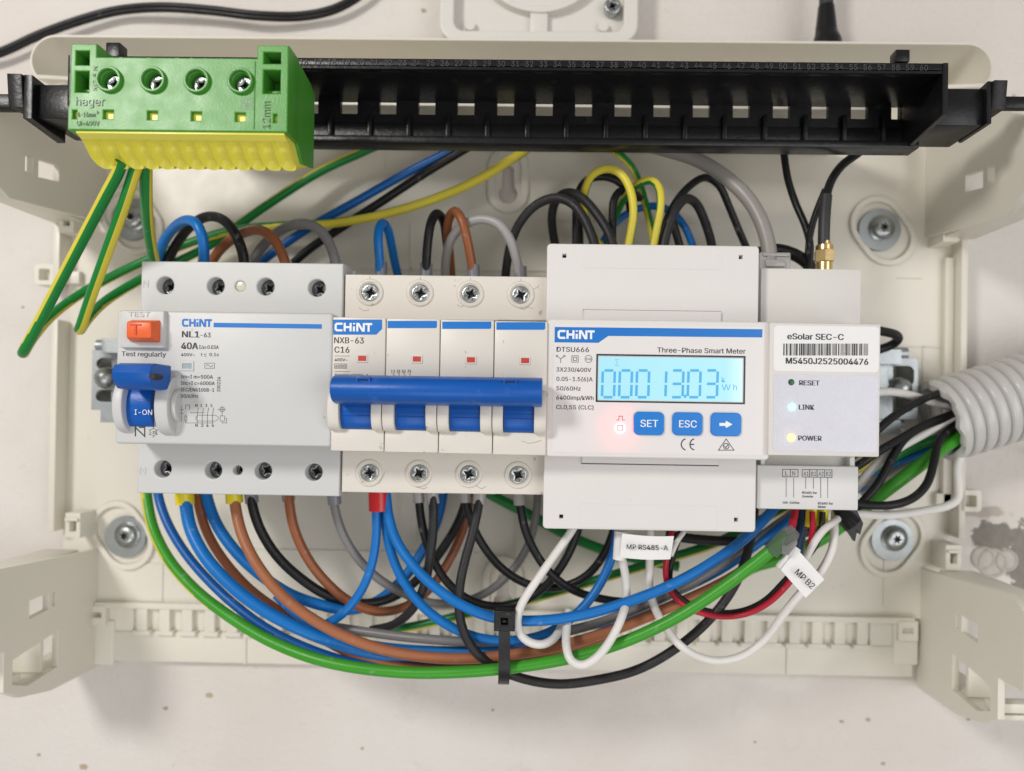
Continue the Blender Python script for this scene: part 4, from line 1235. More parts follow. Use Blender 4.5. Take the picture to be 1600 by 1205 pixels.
for i, q in enumerate(hol):                                         # webs between the openings
    um = (q[0][0] + q[1][0]) / 2 + 8.1
    if um < ue - 3: mb.box(um - .8, um + .8, vback0 + 2, q[0][1] - 1, HB - .2, HB + 2.2, 0.3); mb.box(um - 1.4, um + 1.4, q[2][1] + .4, vtop - 1.5, HB - .2, HB + 1.8, 0.3)
    mb.box(q[0][0] - .9, q[1][0] + .9, q[2][1] + .3, q[2][1] + 1.4, HB - .2, HB + 1.0, 0.2)
mb.box(cl, ue, vback0 + 2.0, vback0 + 8.5, HB - .2, HB + .8, 0.2)
mb.box(cl, crr - .5, vtop - 3.6, vtop - 2.4, HFc - .4, HFc + .0, 0.0)
# end cheeks
vlow = uv(1480, 178, HFc)[1]
chk = [(HFc, vtop - .5), (HFc, vlow), (HB - 1, vback0 - .2), (HB - 1, vtop - .5)]
mb.prism_u(chk, crr - 1.6, crr + .3, 0.3)
mb.prism_u(chk, cl - .3, cl + 1.6, 0.3)
# lower diagonal at the right end
mb.done('channel', BLACKPL, car)
for x in (176, 1411):
    mb = MB(); mb.pbox(x - 11, 77 if x > 800 else 66, x + 11, 96, HFc - .6, HFc - 5, 0.3); mb.done('peg', BLACKPL, car)
mb = MB()
for n_ in range(3, 61):
    x = 519 + (n_ - 18) * 22.0
    s_ = str(n_); w_ = 12.5 if len(s_) == 2 else 6
    if x > 1470: break
    text(mb, s_, x - w_ / 2, x + w_ / 2, 105.4 - (x - 900) * -.0105 * .9, 8.6, HFc + .02, 0.0, ext=.22)
mb.done('scale_numbers', BLACKEM, car)
# arms with clips that snap on the corner brackets
mb = MB()
a, b_, c, d = rect(1478, 138, 1536, 196, 78)
mb.box(crr - .2, b_, c, d, 58, 78, 0.5)
a2, b2, c2, d2 = rect(1533, 130, 1566, 197, 80)
mb.prism_u([(80, c2 + 1), (80, d2), (66, d2 - 1.5), (64, c2 + 1)], b_ - .2, b2 - 3.6, 0.4)
mb.prism_u([(80, c2 + 6), (81, d2), (76, d2 + .6), (73, c2 + 6)], b2 - 3.8, b2 + 1, 0.4)
mb.box(b2 + .8, b2 + 22, c2 + 7, c2 + 11, 75, 78, 0.4)
mb.done('arm', BLACKPL, car)
mb = MB()
a, b_, c, d = rect(58, 132, 110, 186, 78)
mb.box(a, cl + .2, c, d, 58, 78, 0.5)
a2, b2, c2, d2 = rect(28, 120, 62, 184, 80)
mb.prism_u([(80, c2), (80, d2), (64, d2 - 1.5), (64, c2 - 2)], a2 + 2, a + .2, 0.4)
mb.prism_u([(80, c2 + 4), (81, d2), (74, d2 + 1), (70, c2 + 4)], a2 - 3, a2 + 2.2, 0.4)
mb.box(a2 - 22, a2 - 2.6, c2 + 4, c2 + 9, 74, 78, 0.4)
mb.done('arm', BLACKPL, car)

# ================================================================== green and yellow earth terminal block
HG = 108.0
gb = thing('earth_terminal_block', 'green terminal block with yellow clamp row clipped on the left of the black carrier', 'terminal block', P(285, 150, 90))
g0, g1, gv0, gv1 = rect(108, 92, 448, 203, HG)
lt0, lt1, ltv0, ltv1 = rect(109, 70, 149, 150, HG)
rt0, rt1, rtv0, rtv1 = rect(403, 72, 448, 152, HG)
scr = [(172, 125.5), (240.3, 126), (308.8, 127), (377, 128)]
win = [(116.5, 179, 5), (169, 179, 9.5), (238, 180.5, 9.5), (306.8, 181.8, 9.5), (375.5, 183, 9.5), (430, 185, 4.5)]
hl = [circ(*uv(x, y, HG), 3.0, 28) for x, y in scr] + [prect(x - w_, y - 8.4, x + w_, y + 8.4, HG) for x, y, w_ in win]
def inset(r, k): return quad(r[0] + k, r[1] - k, r[2] + k, r[3] - k)
hl += [quad(lt0 + 1.4, lt1 - 1.6, ltv1 - 6.4, ltv1 - 1.5), quad(lt0 + 1.4, lt1 - 1.6, ltv0 + .8, ltv1 - 7.6)]
hl += [quad(rt0 + 1.3, rt1 - 1.5, rtv1 - 5.6, rtv1 - 1.5), quad(rt0 + 1.3, rt1 - 1.5, rtv0 + .8, rtv1 - 6.8)]
outl = [(g0, gv0), (g1, gv0), (g1, ltv1), (rt0, ltv1), (rt0, gv1), (lt1, gv1), (lt1, ltv1), (lt0 + .6, ltv1), (lt0 + .4, ltv0 - 2), (g0, ltv0 - 4)]
mb = MB()
mb.plate([outl] + hl, HG - 9, HG, 0.35, res=2)
mb.box(g0 + .6, g1 - .2, gv0 + 1.0, gv1 - .8, 84, HG - 9.1, 0.4)
mb.prism_u([(HG - 9.1, gv0 + .3), (HG - 9.1, ltv1 - .3), (88, ltv1 - 2), (84, gv1), (84, gv0 - 2.5), (94, gv0 - 4.5)], g1 - 1.4, g1 + .2, 0.3)
for r_ in ((lt0, lt1, ltv1), (rt0, rt1, rtv1)):
    mb.box(r_[0] + .4, r_[0] + 1.6, gv1 - 1, r_[2] - .5, 88, HG - 9.1, 0.2); mb.box(r_[1] - 1.6, r_[1] - .4, gv1 - 1, r_[2] - .5, 88, HG - 9.1, 0.2)
    mb.box(r_[0] + 1.4, r_[1] - 1.4, r_[2] - 13, r_[2] - 12, 96, HG - 3, 0.2)
for x, y in scr:
    u, v = uv(x, y, HG); mb.lathe(u, v, [(2.95, HG - 1), (2.95, HG + .9), (3.2, HG + 1.2), (3.6, HG + 1.2), (3.9, HG + .8), (4.0, HG - .2)], 32)
u = uv(398, 150, HG)[0]
mb.box(u - .2, u + .1, gv0 + .4, gv1 - .5, HG - .2, HG + .25, 0.1, 1)
mb.done('housing', GREENPL, gb)
for x, y in scr:
    u, v = uv(x, y, HG); screw_head(gb, 'clamp_screw', u + .3, v - .3, HG - 4.0, HG - 1.6, 2.75, 'cross', STEEL, random.uniform(0, 1.5))
mb = MB()
for x, y, w_ in win: mb.poly(prect(x - w_ - 1, y - 9, x + w_ + 1, y + 9, HG - 1.4), HG - 1.4)
mb.done('inner_bar', YELLPL, gb)
mb = MB()
y0_, y1_ = uv(116, 205, HG)[0], g1 - .8
top = gv0 + .2
N12 = 13
pitch = (y1_ - y0_) / N12
rib = [(HG - 1.0, top + .2), (HG - 1.0, top - .9), (HG - 2.4, top - 1.7), (HG - 4.4, top - 2.8), (HG - 5.8, top - 4.2), (HG - 7.6, top - 5.8), (HG - 9.8, top - 6.8), (HG - 11.0, top - 7.1)]
trough = [(HG - 1.4, top + .2), (HG - 1.6, top - .8), (HG - 5.4, top - 1.5), (HG - 7.6, top - 2.3), (HG - 8.3, top - 3.6), (HG - 11.6, top - 5.0), (HG - 12.4, top - 7.0), (HG - 12.6, top - 7.9)]
NU = 20
ncol = N12 * NU + 1
vs_ = []
def fine(pr, m=4):
    o_ = []
    for (p, q) in zip(pr[:-1], pr[1:]):
        for k in range(m): o_.append((p[0] + (q[0] - p[0]) * k / m, p[1] + (q[1] - p[1]) * k / m))
    return o_ + [pr[-1]]
ribf, trf = fine(rib), fine(trough)
for j_ in range(len(ribf)):
    for c_ in range(ncol):
        sg = (c_ % NU) / NU * 2 - 1
        w_ = max(0.0, 1 - abs(sg) ** 6)
        wl = max(0.0, 1 - abs(sg) ** 3)
        hh_ = ribf[j_][0] + (trf[j_][0] - ribf[j_][0]) * w_
        vv_ = ribf[j_][1] + (trf[j_][1] - ribf[j_][1]) * wl
        vs_.append(W(y0_ + (y1_ - y0_) * c_ / (ncol - 1), vv_, hh_))
nr = len(ribf)
for c_ in range(ncol): vs_.append(W(y0_ + (y1_ - y0_) * c_ / (ncol - 1), top - 3.0, 85))
fs_ = [(r_ * ncol + c_, (r_ + 1) * ncol + c_, (r_ + 1) * ncol + c_ + 1, r_ * ncol + c_ + 1) for r_ in range(nr) for c_ in range(ncol - 1)]
for e_ in (0, ncol - 1):
    vs_.append(W(y0_ if e_ == 0 else y1_, top, 85)); fs_.append(tuple(r_ * ncol + e_ for r_ in range(nr + 1)) + (len(vs_) - 1,))
mb.add(vs_, fs_)
bmesh.ops.recalc_face_normals(mb.bm, faces=mb.bm.faces)
mb.prism_u([(HG - .9, top + .4), (HG - .9, top - 1.0), (HG - 3, top - 1.8), (HG - 3, top + .4)], y0_, y1_, 0.2)
mb.done('clamp_row', YELLPL, gb)
mb = MB(); hh = HG + .02
text(mb, 'hager', 119, 164.6, 165, 13.2, hh, .02, ext=.25)
text(mb, '4-16mm', 121.5, 150, 182.6, 7.2, hh, .01, ext=.2); text(mb, '2', 151, 154.5, 178, 4, hh, .01, ext=.2); text(mb, 'Ui=400V', 120.5, 156, 196.4, 7.4, hh, .01, ext=.2)
text(mb, '12mm', 201, 158, 422, 12.5, hh, .0, rot=90, ext=.25)
text(mb, 'M2.5 N', 141, 103, 151.5, 6.6, hh, .015, rot=90, ext=.2)
mb.strokes([ln([(377, 153), (396, 153.4), (395.6, 171.4), (377, 171), (377, 153)], hh), ln(cir(386.4, 162, 7), hh), ln([(386.4, 157), (386.4, 162)], hh), ln([(381.6, 162.2), (391.2, 162.2)], hh), ln([(383.2, 164.6), (389.6, 164.6)], hh), ln([(384.8, 166.8), (388, 166.8)], hh)], .22, hh)
mb.done('embossed_lettering', GREENEM, gb)

# ================================================================== wires
def wire(label, pts, r, m, group=None, ferr=None, stripe=None, name='wire', cat='wire', hw=66):
    """pts: (photo x, photo y, height above wall); missing heights carry on from the point before.
       ferr: (material, length mm, radius factor) sleeve over the first end"""
    hs = []; P3 = []
    for p in pts:
        if len(p) > 2: hs.append(p[2])
        else: hs.append(None)
    known = [i for i, q in enumerate(hs) if q is not None]
    for i in range(len(hs)):
        if hs[i] is None:
            a = max([k for k in known if k < i], default=None); b = min([k for k in known if k > i], default=None)
            if a is None: hs[i] = hs[b]
            elif b is None: hs[i] = hs[a]
            else: hs[i] = hs[a] + (hs[b] - hs[a]) * (i - a) / (b - a)
    P3 = [P(p[0], p[1], q) for p, q in zip(pts, hs)]
    mb = MB()
    mb.tube(P3, r, 32 if stripe else 16, 1.5, stripe=stripe, hw=hw)
    o = mb.done(name, [m, C_YELL] if stripe else m)
    tag(o, label, cat, group)
    if ferr:
        (fm, a, b, rf) = ferr                       # sleeve between photo points a and b
        h0 = hs[0]
        f = MB().tube([P(a[0], a[1], h0), P((a[0] + b[0]) / 2, (a[1] + b[1]) / 2, h0), P(b[0], b[1], h0)], rf, 20, 1.0)
        fo = f.done('ferrule', fm)
        loc = fo.location.copy()
        fo.parent = o; fo.location = loc - o.location
    return o
G_TOP, G_BOT, G_BEH, G_EN = 'wires looping into the tops of the devices', 'wires hanging below the devices', 'wires running behind the devices', 'wires entering the conduit'
PE = C_DGREEN
# --- three earth wires out of the terminal block
wire('green and yellow wire hanging furthest left from the yellow clamps, folded sharply', [(190, 252, 96), (185, 268, 94), (168, 300, 90), (130, 372, 80), (90, 448, 72), (55, 515, 66), (37, 549, 62), (36, 553, 59), (48, 532, 52), (80, 494, 42), (130, 457, 32), (200, 420, 24), (290, 382, 20), (360, 361, 20), (440, 353, 22), (520, 349, 24), (600, 335, 26), (670, 314, 27), (735, 287, 28), (790, 255, 28), (835, 222, 26), (850, 190, 22), (856, 140, 20)], 1.85, PE, G_TOP, stripe=[76, 76, 72, 0, -15, 0, 85, 108, 122, 215, 232])
wire('green and yellow wire second from left under the yellow clamps, folded sharply', [(216, 252, 94), (210, 270, 92), (192, 325, 86), (165, 400, 76), (140, 470, 66), (126, 512, 60), (124, 517, 57), (137, 498, 50), (170, 467, 36), (222, 436, 26), (280, 408, 20), (330, 382, 17), (375, 350, 16), (430, 312, 16), (500, 268, 16), (570, 236, 16), (630, 208, 15), (690, 165, 15)], 1.85, PE, G_TOP, stripe=[-34, -34, -34, -15, -15, -30, -50, -60, -60])
wire('green and yellow wire dropping from the clamps to the grey breaker corner', [(228, 252, 92), (228, 275, 88), (229, 320, 78), (234, 370, 62), (243, 420, 42), (246, 460, 24)], 1.95, PE, G_TOP, stripe=[24, 24, 24, 24], hw=58)
# --- loops into the top of the grey breaker
wire('blue wire looping into the first top terminal of the grey breaker', [(318, 425, 47), (319, 400, 48), (317, 372, 50), (308, 350, 50), (293, 344, 46), (272, 356, 38), (254, 382, 30), (245, 412, 24), (243, 450, 20)], 1.95, C_BLUE, G_TOP, (CLEARPL, (318, 425), (318.5, 404), 2.2))
wire('black wire arching over the blue loop into the second top terminal of the grey breaker', [(383, 425, 47), (380, 398, 48), (368, 366, 48), (348, 343, 44), (322, 339, 38), (296, 355, 32), (272, 388, 26), (258, 420, 22), (252, 450, 18)], 1.95, C_BLACK, G_TOP, (CLEARPL, (383, 425), (381.5, 404), 2.2))
wire('brown wire looping into the third top terminal of the grey breaker', [(450, 425, 47), (443, 402, 48), (428, 374, 48), (408, 360, 44), (385, 362, 38), (357, 378, 32), (334, 404, 26), (320, 440, 20)], 1.95, C_BROWN, G_TOP, (CLEARPL, (450, 425), (446, 408), 2.2))
wire('grey wire looping into the fourth top terminal of the grey breaker', [(527, 425, 47), (522, 400, 48), (510, 372, 47), (490, 353, 44), (465, 350, 40), (435, 362, 34), (408, 388, 28), (392, 415, 22), (385, 450, 18)], 1.95, C_GREY, G_TOP, (CLEARPL, (527, 425), (524.5, 409), 2.2))
wire('straight blue wire slanting from the black carrier down to behind the grey breaker', [(800, 150, 22), (765, 195, 25), (740, 215, 26), (715, 230, 26), (640, 268, 22), (560, 313, 19), (480, 358, 17), (425, 396, 16), (390, 425, 15)], 1.8, C_DBLUE, G_BEH)
wire('straight black wire slanting beside the blue one from the black carrier', [(825, 140, 22), (785, 190, 26), (755, 215, 28), (726, 233, 28), (665, 270, 24), (595, 316, 20), (530, 358, 17), (480, 392, 15), (445, 425, 14)], 1.8, C_BLACK, G_BEH)
# --- loops into the top of the white four pole breaker
wire('tight blue loop into the first top terminal of the white breaker', [(594, 440, 47), (594, 415, 48), (591, 380, 50), (592, 357, 49), (598, 348, 45), (606, 358, 40), (612, 385, 34), (618, 415, 28), (624, 440, 24)], 1.75, C_BLUE, G_TOP, (FERRGR, (595.5, 434), (595.5, 410), 2.35))
wire('tight black loop into the second top terminal of the white breaker', [(666, 440, 47), (666, 415, 48), (669, 372, 50), (674, 346, 49), (683, 333, 44), (693, 345, 38), (697, 372, 32), (702, 410, 26), (704, 440, 22)], 1.75, C_BLACK, G_TOP, (FERRGR, (665.5, 434), (666.5, 412), 2.4))
wire('brown loop into the third top terminal of the white breaker', [(741, 440, 47), (737, 412, 48), (729, 370, 50), (720, 340, 50), (710, 329, 47), (701, 343, 42), (699, 365, 38), (703, 400, 32), (706, 440, 26)], 1.75, C_BROWN, G_TOP, (FERRGR, (741, 436), (739.5, 415), 2.4))
wire('grey loop into the fourth top terminal of the white breaker', [(813, 440, 47), (808, 410, 48), (796, 372, 50), (778, 349, 50), (752, 342, 48), (727, 350, 46), (706, 372, 43), (697, 402, 38), (696, 440, 32)], 1.8, C_LGREY, G_TOP, (FERRGR, (813.5, 438), (813, 417), 2.4))
# --- loops into the top of the meter
wire('charcoal wire arching highest left of the meter into its first top terminal', [(934, 400, 50), (926, 372, 50), (912, 340, 49), (893, 317, 47), (868, 309, 44), (838, 320, 40), (813, 347, 36), (797, 385, 32), (790, 430, 28), (788, 460, 24)], 1.8, C_SOFT, G_TOP)
wire('charcoal wire second from the left into the meter top', [(962, 400, 50), (952, 366, 50), (932, 334, 48), (908, 308, 44), (886, 301, 39), (869, 312, 34), (862, 340, 28), (866, 375, 22), (872, 405, 18)], 1.8, C_SOFT, G_TOP)
wire('green and yellow wire forming the tallest loop above the meter', [(979, 400, 51), (985, 368, 52), (990, 335, 53), (986, 300, 53), (971, 272, 52), (948, 263, 49), (927, 272, 46), (914, 298, 40), (913, 330, 33), (925, 365, 26), (946, 395, 20), (955, 420, 16)], 1.55, PE, G_TOP, stripe=[238, 236, 225, 130, 112, 118, 120])
wire('green and yellow wire forming the second loop above the meter', [(1018, 400, 51), (1025, 362, 52), (1032, 325, 53), (1031, 296, 52), (1018, 281, 49), (1000, 286, 45), (982, 302, 38), (967, 325, 30), (956, 360, 22), (950, 400, 18)], 1.5, PE, G_TOP, stripe=[130, 130, 118, 80, 40, 10, 0])
wire('green and yellow wire dropping from the black carrier behind the meter loops', [(890, 150, 22), (920, 200, 25), (940, 222, 26), (958, 234, 25), (985, 258, 23), (1001, 292, 22), (1010, 325, 22), (1018, 360, 22), (1026, 400, 20)], 1.55, PE, G_BEH, stripe=[0, 0, 40, 50, 50])
wire('blue wire arching behind the loops above the meter', [(932, 405, 18), (945, 372, 18), (965, 345, 19), (992, 328, 20), (1025, 322, 22), (1052, 333, 24), (1072, 358, 25), (1086, 395, 24)], 1.55, C_BLUE, G_BEH)
wire('thin black wire arching under the tallest yellow loop', [(900, 405, 26), (900, 350, 28), (902, 310, 30), (912, 285, 31), (932, 276, 32), (958, 279, 33), (978, 295, 32), (985, 330, 28)], 1.6, C_BLACK, G_BEH)
wire('thin black wire standing upright beside the first yellow loop', [(957, 405, 34), (957, 350, 36), (959, 312, 37), (967, 299, 36), (985, 299, 32), (1000, 310, 26)], 1.6, C_BLACK, G_BEH)
wire('thin black wire rising just left of the charcoal meter wires', [(906, 405, 20), (906, 370, 20), (904, 340, 22), (898, 322, 24)], 1.5, C_BLACK, G_BEH)
wire('charcoal wire looping into the right top terminal of the meter', [(1034, 400, 50), (1042, 362, 50), (1055, 328, 49), (1072, 310, 45), (1088, 318, 40), (1101, 345, 36), (1111, 378, 32), (1116, 410, 28)], 1.8, C_SOFT, G_TOP)
wire('thin black wire arching under the grey network cable', [(1030, 400, 46), (1038, 355, 46), (1056, 316, 44), (1082, 287, 40), (1104, 277, 36), (1124, 290, 33), (1138, 320, 31), (1152, 354, 29), (1168, 392, 26), (1175, 415, 24)], 1.5, C_BLACK, G_TOP)
wire('short black wire behind the charcoal loop at the meter top', [(1068, 405, 28), (1058, 370, 30), (1050, 340, 30)], 1.7, C_BLACK, G_BEH)
# --- network and antenna leads
t = wire('grey network cable curving down to its plug behind the controller', [(890, 150, 24), (940, 195, 30), (985, 218, 34), (1040, 234, 36), (1090, 250, 40), (1135, 278, 46), (1170, 312, 50), (1192, 352, 53), (1202, 392, 54), (1203, 410, 54)], 2.75, mat('network_grey', (0.285, 0.265, 0.25), .4, var=.05), None, name='network_cable', cat='network cable')
mb = MB()
a, b_, c, d = rect(1187, 394, 1236, 424, 56)
mb.box(a, b_, c, d, 47, 56, 0.6)
mb.box(a + 2, b_ - 2.4, c + 1.5, c + 4, 55.8, 57.2, 0.3); mb.box(a + 1, b_ - 1, d - 1.6, d - .6, 55.8, 56.8, 0.2)
po = mb.done('plug', CLEARPL); loc = po.location.copy(); po.parent = t; po.location = loc - t.location
wire('thin black antenna lead dropping straight from the carrier', [(1222, 150, 24), (1222, 200, 36), (1225, 240, 40), (1231, 280, 40), (1244, 320, 40), (1258, 352, 42), (1266, 384, 44), (1264, 420, 42)], 1.4, C_BLACK, 'antenna leads', name='antenna_lead', cat='antenna lead')
t = wire('black antenna lead with heat shrink ending in the gold connector', [(1390, 150, 24), (1372, 205, 38), (1343, 238, 47), (1316, 258, 49), (1298, 284, 51), (1289, 318, 53), (1287, 350, 54), (1287, 384, 54)], 1.6, C_BLACK, 'antenna leads', name='antenna_lead', cat='antenna lead')
f = MB().tube([P(1291, 306, 52.6), P(1288, 345, 54), (P(1287, 388, 54))], 2.15, 18, 1.0)
fo = f.done('heat_shrink', mat('shrink_tube', (0.028, 0.028, 0.03), .5)); loc = fo.location.copy(); fo.parent = t; fo.location = loc - t.location
wire('thin black lead branching off beside the heat shrink', [(1290, 296, 50), (1280, 320, 48), (1270, 348, 46), (1264, 378, 44), (1262, 420, 40)], 1.3, C_BLACK, 'antenna leads', name='antenna_lead', cat='antenna lead')
wire('black cable bend behind the grey network plug', [(1180, 398, 40), (1205, 390, 40), (1235, 395, 40), (1258, 408, 40), (1275, 425, 40)], 2.4, C_BLACK, None)
t = thing('antenna_connector', 'gold plated hexagonal connector on the controller top', 'connector', P(1288, 400, 54))
mb = MB()
cv = P(1288, 390, 54); upv = Vector((0, 0, 1))
def ringv(z, r, n=6, a0=0.0): return [Vector((cv.x + r * S * math.cos(a0 + 2 * math.pi * k / n), cv.y + r * S * math.sin(a0 + 2 * math.pi * k / n), cv.z + z * S)) for k in range(n)]
def vert_lathe(mb, prof, n, a0=0.0):
    vs_ = []; fs = []
    for z, r in prof: vs_ += ringv(z, r, n, a0)
    for j in range(len(prof) - 1):
        for k in range(n): fs.append((j * n + k, j * n + (k + 1) % n, (j + 1) * n + (k + 1) % n, (j + 1) * n + k))
    fs += [tuple(range(n))[::-1], tuple(range((len(prof) - 1) * n, len(prof) * n))]
    mb.add(vs_, fs); return mb
vert_lathe(mb, [(-5.0, 3.3), (-4.6, 3.7), (-.6, 3.7), (-.2, 3.3)], 6, .26).done('hex_nut', BRASS, t)
mb = MB(); vert_lathe(mb, [(-8, 3.0), (-5, 3.0)], 24); vert_lathe(mb, [(-.3, 3.1), (1.4, 3.1), (1.7, 2.7), (1.8, 2.2), (3.0, 2.2)], 24).done('collar', BRASS, t)

# --- below the grey breaker
Y, GY = FERRYE, FERRGR
wire('long bright green earth wire sweeping under the bundle to a taped end', [(227, 745, 26), (229, 775, 28), (238, 822, 32), (262, 872, 38), (303, 920, 44), (358, 963, 50), (425, 1003, 56), (510, 1034, 61), (620, 1050, 63), (720, 1050, 64), (810, 1042, 64), (900, 1026, 64), (985, 999, 65), (1060, 963, 67), (1125, 921, 70), (1185, 876, 73), (1234, 836, 76)], 2.1, C_GREEN, G_BOT, stripe=[72, 72, 68, 30, 0, 0, 0, 0, 0, 0, 0], hw=[74, 112])
wire('slim blue wire furthest left below the grey breaker', [(244, 745, 34), (248, 778, 35), (262, 818, 38), (288, 862, 41), (325, 906, 44), (370, 948, 47), (420, 984, 49), (480, 1013, 50), (545, 1034, 50), (640, 1046, 50), (760, 1044, 50)], 1.75, C_DBLUE, G_BOT)
wire('thick blue wire with yellow ferrule below the grey breaker', [(288, 758, 46), (290, 785, 47), (297, 824, 49), (319, 868, 52), (356, 910, 54), (404, 948, 55), (458, 978, 55), (520, 1003, 53), (590, 1022, 49), (680, 1032, 46), (780, 1028, 44), (880, 1000, 42)], 2.3, C_BLUE, G_BOT, (Y, (288, 762), (289.5, 788), 3.45))
wire('slim brown wire between the two thick blue wires below the grey breaker', [(305, 745, 38), (309, 780, 39), (322, 828, 41), (350, 876, 43), (392, 922, 44), (440, 957, 44), (490, 990, 46), (550, 1022, 48), (630, 1042, 50), (740, 1044, 51), (850, 1026, 50), (960, 990, 46)], 1.75, C_BROWN, G_BOT)
wire('thick blue wire right of the first yellow ferrule', [(318, 745, 38), (324, 780, 39), (340, 822, 41), (372, 866, 43), (412, 902, 44), (452, 928, 43), (500, 945, 42), (548, 953, 38), (592, 938, 32), (632, 902, 27), (662, 858, 22), (684, 810, 18), (694, 760, 15)], 2.15, C_BLUE, G_BOT)
wire('brown wire with yellow ferrule below the grey breaker', [(365, 758, 48), (367, 785, 49), (377, 832, 52), (400, 880, 55), (438, 928, 57), (486, 966, 58), (545, 997, 58), (615, 1019, 58), (700, 1029, 58), (790, 1024, 57), (880, 1008, 56), (965, 982, 54), (1050, 947, 52), (1130, 910, 48), (1210, 858, 40), (1280, 800, 30)], 2.0, C_PBROWN, G_BOT, (Y, (365, 762), (366.5, 786), 3.1))
wire('blue wire passing under the brown wire at the bottom of the bundle', [(432, 930, 44), (470, 965, 46), (530, 996, 47), (600, 1011, 47), (690, 1017, 47), (780, 1014, 47), (880, 987, 46), (960, 968, 46), (1050, 928, 45), (1130, 888, 43), (1200, 838, 40), (1290, 775, 34), (1380, 735, 28), (1480, 690, 24)], 1.75, C_BLUE, G_BOT)
wire('black wire with grey ferrule beside the second yellow ferrule', [(390, 758, 46), (394, 788, 47), (406, 826, 47), (432, 868, 46), (470, 904, 44), (515, 932, 41), (562, 943, 37), (608, 936, 33), (650, 908, 30), (690, 860, 28), (718, 812, 27), (733, 765, 26)], 1.85, C_BLACK, G_BOT, (GY, (391, 764), (394, 786), 2.5))
wire('brown wire with grey ferrule in the middle below the grey breaker', [(449, 758, 46), (452, 786, 47), (459, 824, 47), (478, 868, 46), (507, 907, 44), (546, 940, 41), (592, 956, 38), (636, 947, 34), (674, 917, 29), (704, 872, 24), (726, 820, 20), (738, 765, 17)], 1.85, C_BROWN, G_BOT, (GY, (449, 764), (451, 783), 2.4))
wire('grey wire with grey ferrule at the right end of the grey breaker', [(520, 758, 46), (522, 788, 46), (533, 828, 45), (554, 866, 43), (586, 900, 40), (624, 924, 36), (668, 941, 31), (716, 942, 27), (762, 925, 24), (800, 892, 21), (826, 850, 18), (838, 800, 17), (841, 755, 16)], 1.7, C_GREY, G_BOT, (GY, (521, 766), (523, 788), 2.55))
# --- below the white breaker
t = wire('blue wire leaving the red ferrule towards the left', [(588, 770, 50), (588, 800, 50), (588, 840, 50), (580, 886, 51), (563, 926, 52), (540, 955, 52), (512, 974, 50), (478, 986, 46)], 1.7, C_BLUE, G_BOT, (FERRRED, (592, 764), (592.5, 798), 3.9))
wire('blue wire leaving the red ferrule furthest right towards the controller', [(603, 770, 50), (606, 800, 51), (617, 840, 53), (644, 882, 56), (684, 921, 59), (730, 950, 61), (780, 967, 62), (840, 970, 62), (905, 962, 62), (980, 941, 62), (1055, 911, 62), (1120, 874, 60), (1170, 836, 56), (1208, 796, 50), (1235, 765, 44)], 1.9, C_BLUE, G_BOT)
wire('blue wire leaving the red ferrule in the middle and turning up under the meter', [(598, 770, 47), (602, 815, 47), (610, 860, 48), (628, 904, 50), (658, 945, 52), (698, 976, 54), (748, 997, 55), (805, 1001, 55), (852, 991, 53), (893, 966, 51), (928, 928, 49), (952, 882, 48), (964, 838, 47), (966, 800, 46)], 1.78, C_BLUE, G_BOT)
wire('black wire with grey sleeve left in the second lower white breaker terminal', [(654, 758, 46), (655, 786, 46), (661, 828, 46), (674, 868, 45), (694, 904, 43), (722, 931, 41), (754, 945, 39), (788, 947, 38), (822, 938, 38), (856, 912, 40), (884, 874, 42), (902, 832, 44), (908, 800, 44)], 1.65, C_BLACK, G_BOT, (CLEARPL, (653.5, 764), (655, 785), 2.15))
wire('textured charcoal wire at the right of the second lower terminal of the white breaker', [(675, 758, 50), (677, 788, 51), (677, 825, 51), (672, 870, 51), (664, 912, 50), (646, 950, 47), (616, 976, 43), (580, 985, 38)], 1.75, C_SOFT, G_BOT, (CLEARPL, (674.5, 764), (677, 787), 2.4))
wire('black wire with grey sleeve bowing right under the meter', [(727, 758, 45), (729, 786, 45), (738, 820, 44), (757, 856, 42), (785, 889, 39), (820, 911, 37), (856, 919, 36), (892, 913, 37), (922, 895, 39), (946, 862, 41), (960, 825, 43), (962, 800, 43)], 1.65, C_BLACK, G_BOT, (CLEARPL, (727, 764), (727.5, 785), 2.15))
wire('charcoal wire hanging straight from the third lower terminal and dipping under the cable tie', [(750, 758, 51), (748, 788, 52), (738, 835, 54), (726, 878, 56), (718, 920, 58), (718, 962, 59), (729, 998, 60), (748, 1024, 60), (776, 1044, 58), (815, 1060, 56), (870, 1069, 55), (930, 1063, 54), (1000, 1045, 54), (1070, 1003, 54), (1122, 953, 53), (1152, 907, 52), (1168, 864, 48), (1176, 820, 42), (1180, 780, 36)], 1.72, C_SOFT, G_BOT, (CLEARPL, (750.5, 764), (748.5, 787), 2.45))
wire('black wire from the fourth lower terminal passing behind the white loop', [(811, 758, 47), (813, 790, 47), (822, 832, 46), (839, 868, 45), (862, 898, 43), (895, 922, 41), (940, 936, 38), (990, 940, 34), (1060, 920, 28), (1130, 880, 24), (1200, 840, 22)], 1.65, C_BLACK, G_BOT, (CLEARPL, (811, 766), (812.5, 789), 2.4))
